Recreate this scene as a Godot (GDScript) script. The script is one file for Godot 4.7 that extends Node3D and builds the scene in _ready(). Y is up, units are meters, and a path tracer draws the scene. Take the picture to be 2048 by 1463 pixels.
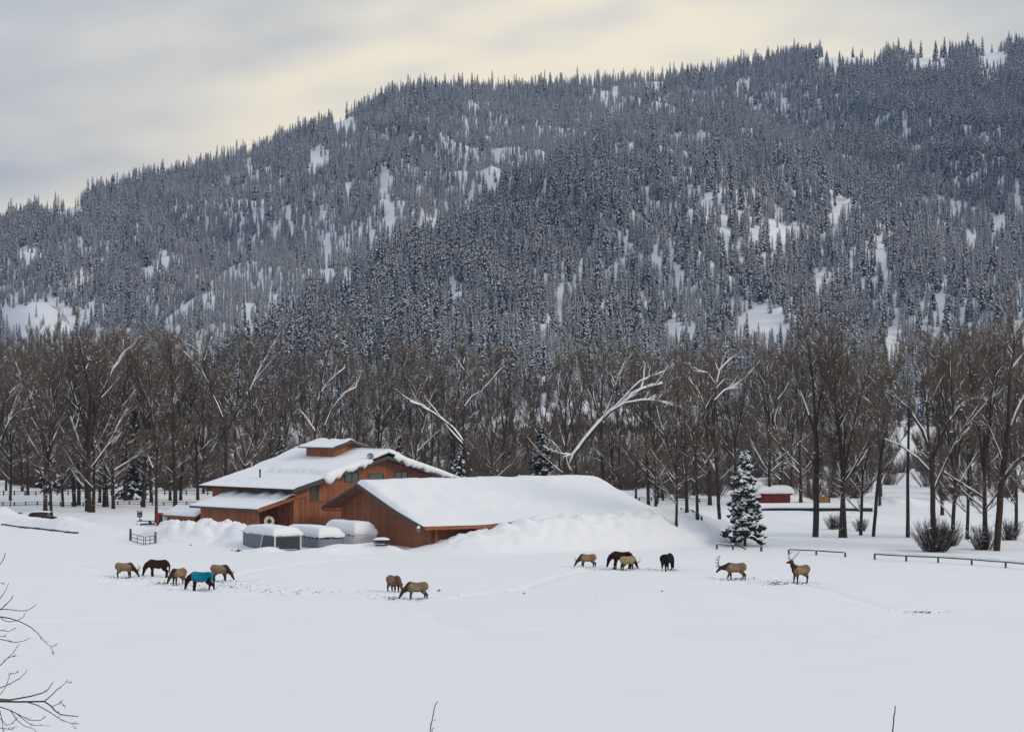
extends Node3D

# ---------------------------------------------------------------- camera numbers
const F := 4800.0
const CX := 1024.0
const CY := 731.5
const HORIZON := 783.0
const EYE := 15.0

var M := {}
var taken := {}
var rng := RandomNumberGenerator.new()
var n_low := FastNoiseLite.new()
var n_mid := FastNoiseLite.new()
var n_lump := FastNoiseLite.new()
var n_fine := FastNoiseLite.new()
var n_hill := FastNoiseLite.new()
var n_gap := FastNoiseLite.new()
var mounds := []
var trampled := []
var tilt: Basis

func _ready():
	# ---------------------------------------------------------------- camera, sky, sun, exposure
	tilt = Basis(Vector3.RIGHT, atan((HORIZON - CY) / F))
	var cam := Camera3D.new()
	cam.name = "camera"
	cam.fov = rad_to_deg(2.0 * atan(CY / F))
	cam.near = 0.5
	cam.far = 9000.0
	cam.transform = Transform3D(tilt, Vector3(0, EYE, 0))
	add_child(cam)
	cam.current = true
	var env := Environment.new()
	env.tonemap_mode = Environment.TONE_MAPPER_LINEAR
	env.tonemap_exposure = 1.03
	env.background_mode = Environment.BG_SKY
	var sky := Sky.new()
	sky.sky_material = make_sky()
	env.sky = sky
	env.background_energy_multiplier = 1.0
	env.sdfgi_enabled = true
	env.ssao_enabled = true
	env.ssil_enabled = true
	env.fog_enabled = true
	env.fog_density = 0.0001
	env.fog_light_color = Color(0.62, 0.72, 0.90)
	var we := WorldEnvironment.new()
	we.name = "world_environment"
	we.environment = env
	add_child(we)
	var sun := DirectionalLight3D.new()
	sun.name = "sun"
	sun.light_energy = 0.45
	sun.light_angular_distance = 20.0
	sun.light_color = Color(1.0, 0.93, 0.82)
	sun.shadow_enabled = true
	sun.rotation_degrees = Vector3(-30, 62, 0)
	add_child(sun)

	# ---------------------------------------------------------------- setting
	noises()
	materials()
	lay_mounds()
	build_ground()
	build_hill()
	print("ground, hill")
	build_forest()
	print("forest")
	# ---------------------------------------------------------------- buildings
	build_arena()
	build_barn()
	build_trailers()
	print("buildings")
	# ---------------------------------------------------------------- trees
	build_grove()
	print("grove")
	build_spruces()
	build_shrubs()
	# ---------------------------------------------------------------- yard things
	build_fences()
	build_yard()
	# ---------------------------------------------------------------- animals
	build_animals()
	print("animals")
	build_near_branches()
	build_scraps()

# ================================================================ helpers
func ray(px: float, py: float) -> Vector3:
	return tilt * Vector3((px - CX) / F, (CY - py) / F, -1.0)

func on_y(px: float, py: float, y := 0.0) -> Vector3:
	var r := ray(px, py)
	return Vector3(0, EYE, 0) + r * ((y - EYE) / r.y)

func at_depth(px: float, py: float, d: float) -> Vector3:
	var r := ray(px, py)
	return Vector3(0, EYE, 0) + r * (d / -r.z)

func on_ground(px: float, py: float) -> Vector3:
	# a pixel's ray down to the snow: marched, for it meets the field at a shallow angle
	var r := ray(px, py)
	r /= -r.z
	var d := maxf(100.0, (EYE - 4.2) / maxf(-r.y, 0.004) )
	var step := 0.5
	while d < 900.0:
		if EYE + r.y * d <= gh(r.x * d, -d):
			break
		d += step
	var lo := d - step
	for k in 6:
		var m := (lo + d) * 0.5
		if EYE + r.y * m <= gh(r.x * m, -m):
			d = m
		else:
			lo = m
	return Vector3(r.x * d, gh(r.x * d, -d), -d)

func behind_bank(px: float, py: float) -> Vector3:
	# a foot hidden by a snow bank: where the ray would meet the level field
	var p := on_y(px, py, 0.0)
	p.y = gh(p.x, p.z)
	return p

func pix(p: Vector3) -> Vector2:
	var q := tilt.inverse() * (p - Vector3(0, EYE, 0))
	return Vector2(CX + F * q.x / -q.z, CY - F * q.y / -q.z)

func lin(r: float, g: float, b: float) -> Color:
	return Color(r, g, b).linear_to_srgb()

func mat(r: float, g: float, b: float, rough := 0.85, metal := 0.0, spec := 0.4) -> StandardMaterial3D:
	var m := StandardMaterial3D.new()
	m.albedo_color = lin(r, g, b)
	m.roughness = rough
	m.metallic = metal
	m.metallic_specular = spec
	return m

func vmat(rough := 0.9) -> StandardMaterial3D:
	var m := StandardMaterial3D.new()
	m.vertex_color_use_as_albedo = true
	m.roughness = rough
	m.metallic_specular = 0.25
	return m

func numbered(called: String) -> String:
	if not taken.has(called):
		taken[called] = 0
		return called
	taken[called] += 1
	return "%s_%03d" % [called, taken[called]]

func thing(called: String, label: String, category: String, at := Vector3.ZERO, turn := 0.0, group := "") -> Node3D:
	var o := Node3D.new()
	o.name = numbered(called)
	add_child(o)
	o.position = at
	o.rotation.y = turn
	tag(o, label, category, group)
	return o

func tag(o: Node, label: String, category: String, group := ""):
	o.set_meta("label", label)
	o.set_meta("category", category)
	if group != "":
		o.set_meta("group", group)

func copy_of(o: Node3D, at: Vector3, turn: float, size: Vector3) -> Node3D:
	var c: Node3D = o.duplicate()
	c.name = numbered(String(o.get_meta("base_name")))
	add_child(c)
	c.position = at
	c.rotation = Vector3(0, turn, 0)
	c.scale = size
	return c

class MB:
	var v := PackedVector3Array()
	var n := PackedVector3Array()
	var c := PackedColorArray()
	var col := Color.WHITE
	var colored := false

	func t3(a: Vector3, b: Vector3, d: Vector3, na: Vector3, nb: Vector3, nd: Vector3):
		v.push_back(a); v.push_back(b); v.push_back(d)
		n.push_back(na); n.push_back(nb); n.push_back(nd)
		if colored:
			c.push_back(col); c.push_back(col); c.push_back(col)

	func tri(a: Vector3, b: Vector3, d: Vector3):
		var m := (d - a).cross(b - a).normalized()
		t3(a, b, d, m, m, m)

	func quad(a: Vector3, b: Vector3, d: Vector3, e: Vector3):
		tri(a, b, d)
		tri(a, d, e)

	# a face whose outside is away from the point `inside`
	func out_tri(a: Vector3, b: Vector3, d: Vector3, inside: Vector3):
		if (d - a).cross(b - a).dot(a - inside) < 0.0:
			tri(a, d, b)
		else:
			tri(a, b, d)

	func hexa(p: Array):
		# eight corners: 0-3 bottom ring, 4-7 the ring above it
		var mid := Vector3.ZERO
		for q in p:
			mid += q / 8.0
		for f in [[0, 1, 2, 3], [4, 5, 6, 7], [0, 1, 5, 4], [1, 2, 6, 5], [2, 3, 7, 6], [3, 0, 4, 7]]:
			out_tri(p[f[0]], p[f[1]], p[f[2]], mid)
			out_tri(p[f[0]], p[f[2]], p[f[3]], mid)

	func box(at: Vector3, size: Vector3, b := Basis.IDENTITY):
		var h := size * 0.5
		var p := []
		for y in [-1.0, 1.0]:
			for xz in [[-1.0, -1.0], [1.0, -1.0], [1.0, 1.0], [-1.0, 1.0]]:
				p.push_back(at + b * Vector3(h.x * xz[0], h.y * y, h.z * xz[1]))
		hexa(p)

	func bar(a: Vector3, b: Vector3, w: float, h: float):
		var z := (b - a).normalized()
		var x := z.cross(Vector3.UP)
		x = Vector3.RIGHT if x.length() < 0.01 else x.normalized()
		var y := x.cross(z).normalized()
		box((a + b) * 0.5, Vector3(w, h, a.distance_to(b)), Basis(x, y, z))

	func tube(pts: PackedVector3Array, rad: PackedFloat32Array, sides: int, capped := true):
		var k := pts.size()
		var rings := []
		var nrm := []
		var ref := Vector3(0.31, 0.2, 0.93)
		for i in k:
			var d := (pts[mini(i + 1, k - 1)] - pts[maxi(i - 1, 0)]).normalized()
			if absf(d.dot(ref)) > 0.95:
				ref = Vector3(0.9, 0.1, 0.2)
			var x := (ref - d * ref.dot(d)).normalized()
			ref = x
			var y := d.cross(x)
			var ring := PackedVector3Array()
			var rn := PackedVector3Array()
			for s in sides:
				var a := TAU * s / sides
				var m := x * cos(a) + y * sin(a)
				rn.push_back(m)
				ring.push_back(pts[i] + m * rad[i])
			rings.push_back(ring)
			nrm.push_back(rn)
		for i in k - 1:
			for s in sides:
				var s2 := (s + 1) % sides
				t3(rings[i][s], rings[i + 1][s], rings[i + 1][s2], nrm[i][s], nrm[i + 1][s], nrm[i + 1][s2])
				t3(rings[i][s], rings[i + 1][s2], rings[i][s2], nrm[i][s], nrm[i + 1][s2], nrm[i][s2])
		if capped:
			for e in [0, k - 1]:
				var inside: Vector3 = pts[1] if e == 0 else pts[k - 2]
				for s in sides - 2:
					out_tri(rings[e][0], rings[e][s + 1], rings[e][s + 2], inside)

	func spike(a: Vector3, b: Vector3, r: float):
		var d := b - a
		var x := d.cross(Vector3(0.3, 0.1, 0.9)).normalized() * r
		var y := d.cross(x).normalized() * r
		var p0 := a + x
		var p1 := a - x * 0.5 + y * 0.87
		var p2 := a - x * 0.5 - y * 0.87
		tri(p0, b, p1)
		tri(p1, b, p2)
		tri(p2, b, p0)

	func blob(at: Vector3, s: Vector3):
		var px := at + Vector3(s.x, 0, 0)
		var nx := at - Vector3(s.x, 0, 0)
		var pz := at + Vector3(0, 0, s.z)
		var nz := at - Vector3(0, 0, s.z)
		var up := at + Vector3(0, s.y, 0)
		var dn := at - Vector3(0, s.y * 0.6, 0)
		var ux := Vector3(1, 0, 0)
		var uy := Vector3(0, 1, 0)
		var uz := Vector3(0, 0, 1)
		t3(up, px, pz, uy, ux, uz); t3(up, pz, nx, uy, uz, -ux); t3(up, nx, nz, uy, -ux, -uz); t3(up, nz, px, uy, -uz, ux)
		t3(dn, pz, px, -uy, uz, ux); t3(dn, nx, pz, -uy, -ux, uz); t3(dn, nz, nx, -uy, -uz, -ux); t3(dn, px, nz, -uy, ux, -uz)

	func mesh(m: Material) -> ArrayMesh:
		var a := []
		a.resize(Mesh.ARRAY_MAX)
		a[Mesh.ARRAY_VERTEX] = v
		a[Mesh.ARRAY_NORMAL] = n
		if colored:
			a[Mesh.ARRAY_COLOR] = c
		var out := ArrayMesh.new()
		out.add_surface_from_arrays(Mesh.PRIMITIVE_TRIANGLES, a)
		out.surface_set_material(0, m)
		return out

func put(called: String, mesh: Mesh, parent: Node) -> MeshInstance3D:
	var o := MeshInstance3D.new()
	o.name = called
	o.mesh = mesh
	parent.add_child(o, true)
	return o

func part(called: String, b: MB, m: Material, parent: Node) -> MeshInstance3D:
	return put(called, b.mesh(m), parent)

func grid_mesh(xs: int, zs: int, pts: PackedVector3Array, m: Material) -> ArrayMesh:
	# pts run row by row, xs to a row; normals from the neighbours
	var nr := PackedVector3Array()
	nr.resize(pts.size())
	var ix := PackedInt32Array()
	# which way round the faces must run to look up
	var mi := (zs / 2) * xs + xs / 2
	var flip := (pts[mi + 1] - pts[mi]).cross(pts[mi + xs] - pts[mi]).y > 0.0
	for j in zs:
		for i in xs:
			var dx := pts[j * xs + mini(i + 1, xs - 1)] - pts[j * xs + maxi(i - 1, 0)]
			var dz := pts[mini(j + 1, zs - 1) * xs + i] - pts[maxi(j - 1, 0) * xs + i]
			var q := dz.cross(dx)
			if q.y < 0.0:
				q = -q
			nr[j * xs + i] = q.normalized()
			if i < xs - 1 and j < zs - 1:
				var k := j * xs + i
				if flip:
					ix.append_array(PackedInt32Array([k, k + xs, k + 1, k + 1, k + xs, k + xs + 1]))
				else:
					ix.append_array(PackedInt32Array([k, k + 1, k + xs, k + 1, k + xs + 1, k + xs]))
	var a := []
	a.resize(Mesh.ARRAY_MAX)
	a[Mesh.ARRAY_VERTEX] = pts
	a[Mesh.ARRAY_NORMAL] = nr
	a[Mesh.ARRAY_INDEX] = ix
	var out := ArrayMesh.new()
	out.add_surface_from_arrays(Mesh.PRIMITIVE_TRIANGLES, a)
	out.surface_set_material(0, m)
	return out

func noises():
	n_low.seed = 3; n_low.frequency = 0.02; n_low.fractal_octaves = 3
	n_mid.seed = 5; n_mid.frequency = 0.16; n_mid.fractal_octaves = 3
	n_lump.seed = 8; n_lump.frequency = 0.55; n_lump.fractal_octaves = 3
	n_fine.seed = 11; n_fine.frequency = 1.1; n_fine.fractal_octaves = 2
	n_hill.seed = 21; n_hill.frequency = 0.0022; n_hill.fractal_octaves = 4
	n_gap.seed = 31; n_gap.frequency = 0.02; n_gap.fractal_octaves = 3

# ---------------------------------------------------------------- sky: thin evening overcast, brighter where the cloud breaks low over the hill
func make_sky() -> PanoramaSkyMaterial:
	var w := 2048
	var h := 1024
	var im := Image.create(w, h, false, Image.FORMAT_RGBF)
	im.fill(Color(0.62, 0.66, 0.72))
	var n := FastNoiseLite.new()
	n.seed = 4; n.frequency = 1.0; n.fractal_octaves = 4
	var grey := Color(0.40, 0.445, 0.51)
	var pale := Color(0.62, 0.655, 0.69)
	var cream := Color(1.06, 0.955, 0.73)
	for j in 520:
		var el := (0.5 - (j + 0.5) / h) * PI
		var fine: bool = el < deg_to_rad(16)
		var step := 1 if fine else 4
		if not fine and j % 4 != 0:
			continue
		var i := 0
		while i < w:
			var az := wrapf((i + 0.5) / w * TAU, -PI, PI)     # 0 straight ahead
			var d := Vector3(sin(az) * cos(el), sin(el), -cos(az) * cos(el))
			# long flat cloud bands: squeezed in height
			var s := n.get_noise_3d(d.x * 3.2 + 0.35, d.y * 13.0, d.z * 3.2)
			var s2 := n.get_noise_3d(d.x * 10.0, d.y * 40.0 - d.x * 8.0, d.z * 10.0 + 7.0)
			var s3 := n.get_noise_3d(d.x * 30.0 + 4.0, d.y * 90.0, d.z * 30.0)
			var cover := 0.62 * s + 0.26 * s2 + 0.10 * s3
			# thin cloud glows round the low sun hidden behind it, and along the horizon under it
			var ex := (rad_to_deg(az) - 0.6) / 7.2
			var ey := (rad_to_deg(el) - 6.6) / 5.5
			var glow := exp(-(ex * ex * 0.8 + ey * ey * 0.55))
			var rim := exp(-pow(rad_to_deg(el) / 6.3, 2.0)) * exp(-pow(rad_to_deg(az) / 60.0, 2.0))
			var open := clampf(0.0 + 1.0 * glow + 1.25 * rim + 1.5 * cover * (0.25 + glow + rim), 0.0, 1.0)
			var c := grey.lerp(pale, clampf(0.38 + 0.9 * cover + 0.6 * glow + 0.5 * rim, 0.0, 1.0)).lerp(cream, open * clampf(0.2 + glow + rim, 0.0, 1.0))
			c = c.lerp(Color(0.65, 0.705, 0.785), smoothstep(0.16, 0.6, d.y))
			if step == 1:
				im.set_pixel(i, j, c)
			else:
				im.fill_rect(Rect2i(i, j, 4, 4), c)
			i += step
	var m := PanoramaSkyMaterial.new()
	m.panorama = ImageTexture.create_from_image(im)
	m.filter = true
	return m

func materials():
	M.snow = mat(0.80, 0.815, 0.835, 0.92, 0.0, 0.2)
	M.bark = mat(0.074, 0.049, 0.035, 0.95)
	var bi := Image.create(128, 128, false, Image.FORMAT_RGB8)
	var bn := FastNoiseLite.new()
	bn.seed = 17; bn.frequency = 0.06; bn.fractal_octaves = 4
	for j in 128:
		for i in 128:
			var s := clampf(0.72 + 0.75 * bn.get_noise_2d(i * 2.4, j * 0.5), 0.25, 1.0)
			bi.set_pixel(i, j, Color(s, s, s))
	bi.generate_mipmaps()
	M.bark.albedo_texture = ImageTexture.create_from_image(bi)
	M.bark.uv1_triplanar = true
	M.bark.uv1_scale = Vector3(0.5, 0.5, 0.5)
	M.twig = mat(0.140, 0.108, 0.083, 0.95, 0.0, 0.1)
	M.dark_twig = mat(0.055, 0.040, 0.034, 0.95, 0.0, 0.1)
	M.leaf = vmat(0.95)
	M.fur = vmat(0.95)
	M.boards = []
	var grain := Image.create(128, 256, false, Image.FORMAT_RGB8)
	var gn := FastNoiseLite.new()
	gn.seed = 71; gn.frequency = 0.05; gn.fractal_octaves = 4
	for j in 256:
		for i in 128:
			var s := 0.86 + 0.22 * gn.get_noise_2d(i * 3.0, j * 0.25) + 0.12 * gn.get_noise_2d(i * 0.6 + 300.0, j * 0.9)
			grain.set_pixel(i, j, Color(s, s, s))
	grain.generate_mipmaps()
	var tex := ImageTexture.create_from_image(grain)
	for k in 7:
		var t: float = [1.0, 0.88, 1.12, 0.95, 0.8, 1.05, 0.92][k]
		var m := mat(0.40 * t, 0.148 * t, 0.066 * t + 0.004, 0.85)
		m.albedo_texture = tex
		m.uv1_triplanar = true
		m.uv1_world_triplanar = true
		m.uv1_scale = Vector3(0.9, 0.22, 0.9)
		M.boards.push_back(m)
	M.old_boards = []
	for k in 5:
		var t: float = [1.0, 0.88, 1.08, 0.8, 0.95][k]
		var m := mat(0.40 * t, 0.148 * t, 0.066 * t + 0.004, 0.85)
		m.albedo_texture = tex
		m.uv1_triplanar = true
		m.uv1_world_triplanar = true
		m.uv1_scale = Vector3(0.9, 0.22, 0.9)
		M.old_boards.push_back(m)
	M.wall_back = M.boards[0]
	M.fascia = mat(0.060, 0.060, 0.060, 0.7)
	M.soffit = M.boards[3]
	M.roof = mat(0.10, 0.10, 0.11, 0.6)
	M.frame = mat(0.085, 0.070, 0.055, 0.7)
	M.glass = mat(0.05, 0.065, 0.062, 0.06, 0.0, 0.9)
	M.shutter = mat(0.075, 0.062, 0.055, 0.6)
	M.dark_metal = mat(0.028, 0.030, 0.034, 0.5, 0.3)
	M.grey_metal = mat(0.20, 0.225, 0.26, 0.45, 0.4)
	M.trailer_grey = mat(0.13, 0.15, 0.18, 0.45, 0.2)
	M.trailer_dark = mat(0.035, 0.037, 0.045, 0.4, 0.1)
	M.white_paint = mat(0.62, 0.63, 0.63, 0.5)
	M.off_white = mat(0.50, 0.49, 0.45, 0.6)
	M.slot = mat(0.015, 0.016, 0.018, 0.8)
	M.cream = mat(0.55, 0.48, 0.33, 0.7)
	M.rubber = mat(0.02, 0.02, 0.022, 0.8)
	M.red = mat(0.28, 0.015, 0.018, 0.35)
	M.red_barn = mat(0.14, 0.016, 0.015, 0.8)
	M.tan = mat(0.22, 0.13, 0.05, 0.85)
	M.orange = mat(0.55, 0.17, 0.04, 0.5)
	M.pale_glass = mat(0.40, 0.55, 0.56, 0.1, 0.0, 0.8)
	M.post = mat(0.080, 0.070, 0.060, 0.9)
	M.rail = mat(0.055, 0.055, 0.058, 0.85)
	M.post_grey = mat(0.17, 0.145, 0.15, 0.9)
	M.green_dark = mat(0.015, 0.028, 0.032, 0.6)
	M.car = mat(0.012, 0.012, 0.014, 0.2, 0.2)
	M.car_red = mat(0.055, 0.008, 0.012, 0.3)
	M.teal = mat(0.004, 0.155, 0.235, 0.8)
	M.antler = mat(0.075, 0.055, 0.042, 0.7)
	for k in ["snow", "twig", "dark_twig", "bark", "leaf"]:
		M[k].cull_mode = BaseMaterial3D.CULL_DISABLED
	M.scrap = mat(0.05, 0.045, 0.035, 0.95)

# ================================================================ ground
func seg_dist(p: Vector2, a: Vector2, b: Vector2) -> Vector2:
	var ab := b - a
	var t := clampf((p - a).dot(ab) / maxf(ab.length_squared(), 1e-6), 0.0, 1.0)
	return Vector2(p.distance_to(a + ab * t), t)

func mound(pts: Array, heights: Array, width: float, lumps := 0.25):
	# pts: Vector2(x, z)
	var box := Rect2(pts[0], Vector2.ZERO)
	for p in pts:
		box = box.expand(p)
	mounds.push_back({"p": pts, "h": heights, "w": width, "l": lumps, "box": box.grow(width + 0.5)})

func px_mound(list: Array, width: float, lumps := 0.25):
	var pts := []
	var hs := []
	for q in list:
		var g := on_y(q[0], q[1], 0.0)
		pts.push_back(Vector2(g.x, g.z))
		hs.push_back(q[2])
	mound(pts, hs, width, lumps)

func lay_mounds():
	px_mound([[300, 1074, 0.5], [330, 1078, 1.5], [360, 1081, 2.0], [420, 1083, 2.15], [470, 1083, 2.05], [492, 1087, 1.4], [505, 1090, 0.5]], 3.8, 0.45)
	px_mound([[515, 1101, 0.2], [532, 1102, 0.45], [552, 1104, 0.05], [605, 1105, 0.3], [650, 1105, 0.6], [700, 1104, 0.85], [745, 1104, 0.85], [772, 1104, 0.7], [790, 1106, 0.2]], 2.4, 0.3)
	# snow slid off the long roof, banked against the eave
	var a := arena_frame()
	var pts := []
	var hs := []
	for q in [[1.0, 0.2], [2.2, 1.0], [3.6, 1.7], [5.6, 1.95], [7.4, 2.55], [9.0, 2.8], [11, 3.0], [15, 3.05], [19, 3.1], [23, 3.2], [26.5, 3.2], [29.5, 2.1], [33, 0.4]]:
		var w: Vector3 = a.o + a.u * q[0] - a.v * 2.6
		pts.push_back(Vector2(w.x, w.z))
		hs.push_back(q[1])
	mound(pts, hs, 6.5, 0.22)
	px_mound([[1225, 1080, 2.6], [1262, 1080, 3.5], [1295, 1080, 3.1], [1325, 1082, 2.2], [1345, 1084, 1.2], [1362, 1086, 0.2]], 6.5, 0.14)
	# bank along the plowed lane and the hollow where the car stands
	px_mound([[-60, 1042, 1.5], [5, 1045, 1.65], [22, 1047, 1.1], [45, 1048, 1.0], [75, 1051, 0.85], [100, 1053, 0.95], [120, 1055, 1.2], [132, 1056, 1.45], [150, 1059, 1.1], [185, 1065, 0.5], [230, 1071, 0.2]], 3.6, 0.3)
	px_mound([[20, 1034, -0.9], [110, 1036, -0.9]], 6.0, 0.0)
	px_mound([[235, 1062, 0.3], [275, 1062, 0.55], [330, 1062, 0.5]], 4.0, 0.2)
	# heaps by the lane on the right
	px_mound([[1775, 1012, 0.7], [1808, 1012, 1.3], [1840, 1012, 0.8]], 5.0, 0.3)
	px_mound([[1520, 1012, 0.4], [1600, 1011, 0.4], [1740, 1010, 0.3]], 4.5, 0.3)
	px_mound([[1585, 1004, 1.0], [1600, 1002, 1.2]], 3.0, 0.3)
	for k in 26:
		# clods along the foot of the slid snow
		rng.seed = 900 + k
		px_mound([[rng.randf_range(1035, 1345), rng.randf_range(1072, 1090), rng.randf_range(0.08, 0.28)], [rng.randf_range(1035, 1345), rng.randf_range(1072, 1092), 0.0]], rng.randf_range(0.6, 1.2), 0.3)
	# trodden trails between the animals and older, half filled tracks
	for q in [[[150, 1132], [205, 1142], [250, 1156], [320, 1160], [400, 1180], [470, 1178], [560, 1184], [690, 1188], [800, 1196]], [[840, 1200], [930, 1190], [1040, 1176], [1130, 1150], [1190, 1136]], [[1180, 1136], [1260, 1141], [1340, 1143], [1420, 1152], [1480, 1161], [1560, 1168], [1620, 1166]], [[1600, 1168], [1680, 1190], [1770, 1214], [1850, 1225], [1960, 1226]], [[440, 1160], [520, 1140], [640, 1122], [760, 1112]]]:
		var list := []
		for p in q:
			list.push_back([p[0], p[1], -0.15])
		px_mound(list, 0.75, 0.0)
	for q in [[[855, 1232], [900, 1250], [960, 1262], [1060, 1260], [1200, 1256], [1340, 1266]], [[95, 1115], [150, 1122], [220, 1128]], [[1700, 1272], [1800, 1284], [1920, 1296], [2048, 1302]], [[-20, 1250], [200, 1236], [420, 1232], [600, 1240]], [[1250, 1168], [1420, 1180], [1560, 1200], [1700, 1208]]]:
		var list := []
		for p in q:
			list.push_back([p[0], p[1], -0.09])
		px_mound(list, 1.1, 0.0)
	# fields pawed open by the animals: px, py, half width px, half height px
	for q in [[300, 1156, 110, 16], [420, 1170, 150, 18], [560, 1180, 160, 9], [815, 1190, 110, 12], [1215, 1132, 110, 9], [1345, 1138, 60, 7], [1500, 1158, 110, 12], [1570, 1166, 90, 14], [1840, 1222, 70, 7], [1000, 1182, 220, 14]]:
		var g := on_y(q[0], q[1], 0.0)
		var g2 := on_y(q[0] + q[2], q[1], 0.0)
		var g3 := on_y(q[0], q[1] + q[3], 0.0)
		trampled.push_back([g.x, g.z, absf(g2.x - g.x), absf(g3.z - g.z), 0.35 if q[0] == 1000 else 1.0])

func gh(x: float, z: float) -> float:
	var d := -z
	var y := 0.0
	if d < 120.0:
		# the slope under the camera: it stays out of the picture
		var s := 13.3 - 0.168 * d
		y = 0.5 * (s + sqrt(s * s + 1.2)) if d > -10.0 else 15.0
		y -= 0.02 if d < 90.0 else 0.0
		if d < 90:
			y += 0.12 * n_low.get_noise_2d(x * 4.0, z * 4.0)
	elif d < 700.0:
		y = 0.20 * n_low.get_noise_2d(x * 0.8, z * 0.8) + 0.11 * n_low.get_noise_2d(x * 2.6 + 70.0, z * 3.6)
		if d < 250.0:
			# wind ripples, long across the wind
			y += 0.055 * n_mid.get_noise_2d(x * 0.7 + z * 0.2, z * 2.6) * (0.5 + 0.5 * n_low.get_noise_2d(x * 2.0 + 300.0, z * 2.0))
		if d < 420.0:
			y += 0.035 * n_mid.get_noise_2d(x * 0.8, z * 0.8)
		if d > 240.0:
			y += 0.12 * smoothstep(240, 300, d) * n_mid.get_noise_2d(x, z)
	if d > 128.0 and d < 345.0:
		var p := Vector2(x, z)
		var top := 0.0
		var dip := 0.0
		for m in mounds:
			if not (m.box as Rect2).has_point(p):
				continue
			var w: float = m.w
			var best := 0.0
			for k in m.p.size() - 1:
				var q := seg_dist(p, m.p[k], m.p[k + 1])
				if q.x < w:
					var f := 1.0 - (q.x / w) * (q.x / w)
					var hh: float = lerpf(m.h[k], m.h[k + 1], q.y) * f * f
					if absf(hh) > absf(best):
						best = hh
			if best > 0.0:
				best *= 1.0 + m.l * n_lump.get_noise_2d(x, z)
				best += m.l * 0.55 * minf(best, 0.6) * n_fine.get_noise_2d(x * 1.3, z * 1.3)
				top = maxf(top, best)
			else:
				if w < 1.5:
					best *= 0.45 + 1.1 * absf(n_fine.get_noise_2d(x * 0.8, z * 0.8)) * 1.6
				dip = minf(dip, best)
		y += top + dip
		if d < 235.0:
			for t in trampled:
				var ex: float = (x - t[0]) / t[2]
				var ez: float = (z - t[1]) / t[3]
				var e := ex * ex + ez * ez
				if e < 1.0:
					var k: float = minf(1.0, (1.0 - e) * 2.5) * t[4]
					y += k * (0.17 * n_fine.get_noise_2d(x * 0.9, z * 0.9) + 0.09 * n_lump.get_noise_2d(x + 50.0, z) - 0.05)
					break
	return y

func build_ground():
	var xs := PackedFloat32Array()
	var zs := PackedFloat32Array()
	for x in [-4200, -2500, -1500, -900, -600, -400, -280, -200, -150, -120, -100, -90]:
		xs.push_back(x)
	var x := -82.0
	while x <= 82.0:
		xs.push_back(x)
		x += 0.36 if absf(x) < 58.0 else 1.5
	for q in [90, 100, 120, 150, 200, 280, 400, 600, 900, 1500, 2500, 4200]:
		xs.push_back(q)
	for q in [400, 200, 100, 50, 20, 10, 5, 0]:
		zs.push_back(q)
	var z := -2.0
	while z > -450.0:
		zs.push_back(z)
		if z > -110: z -= 2.0
		elif z > -150: z -= 0.6
		elif z > -236: z -= 0.36
		elif z > -290: z -= 0.5
		else: z -= 1.6
	for q in [-480, -520, -580, -650, -740, -850, -1000, -1300, -1800, -2600, -4600]:
		zs.push_back(q)
	var pts := PackedVector3Array()
	pts.resize(xs.size() * zs.size())
	var k := 0
	for zz in zs:
		for xx in xs:
			pts[k] = Vector3(xx, gh(xx, zz), zz)
			k += 1
	var g := put("ground", grid_mesh(xs.size(), zs.size(), pts, M.snow), self)
	g.set_meta("kind", "structure")
	g.set_meta("label", "wide snow covered pasture with banked drifts and trampled patches")

# ================================================================ hill
func table(px: float, t: Array) -> float:
	if px <= t[0][0]:
		return t[0][1]
	for k in t.size() - 1:
		if px <= t[k + 1][0]:
			return lerpf(t[k][1], t[k + 1][1], (px - t[k][0]) / (t[k + 1][0] - t[k][0]))
	return t[-1][1]

const RIDGE := [[-900, 700], [-400, 590], [-100, 490], [0, 458], [100, 428], [200, 398], [300, 370], [400, 344], [500, 312], [600, 274], [700, 232], [800, 190], [900, 184], [1000, 185], [1100, 180], [1200, 172], [1300, 160], [1400, 156], [1500, 138], [1600, 116], [1640, 112], [1760, 114], [1900, 111], [1980, 104], [2048, 96], [2400, 70], [3000, 60]]

func hh(px: float, d: float) -> float:
	# height of the hill in the direction of px at distance d
	var d0 := 900.0 + 60.0 * sin(px * 0.004)
	var d1 := 2250.0 + 0.2 * px
	var top := EYE + (HORIZON - table(px, RIDGE)) / F * d1
	var t := (d - d0) / (d1 - d0)
	if t < 0.0:
		return 0.0 + t * 20.0
	var x := (px - CX) / F * d
	if t > 1.0:
		return top - (t - 1.0) * 160.0 * smoothstep(1.0, 1.35, t) - 0.02 * (d - d1)
	var h := top * (0.62 * t + 0.38 * t * t)
	var fold := 4.0 * t * (1.0 - t)
	# spurs and gullies running down the slope
	var g := n_hill.get_noise_2d(x * 1.5 + d * 0.45, d * 0.22 + 90.0)
	h += fold * 56.0 * (0.45 - 1.6 * absf(g))
	# a nearer shoulder rising to the right
	var sh := smoothstep(0.0, 1.0, (px - 500.0) / 700.0) * exp(-pow((t - 0.42) / 0.2, 2.0))
	h += sh * 26.0
	var toe := clampf(t * 10.0, 0.0, 1.0)
	h += toe * fold * 9.0 * n_hill.get_noise_2d(x * 6.0, d * 4.0)
	return maxf(h, t * 60.0)

func hill_point(px: float, d: float) -> Vector3:
	return Vector3((px - CX) / F * d, hh(px, d), -d)

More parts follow.
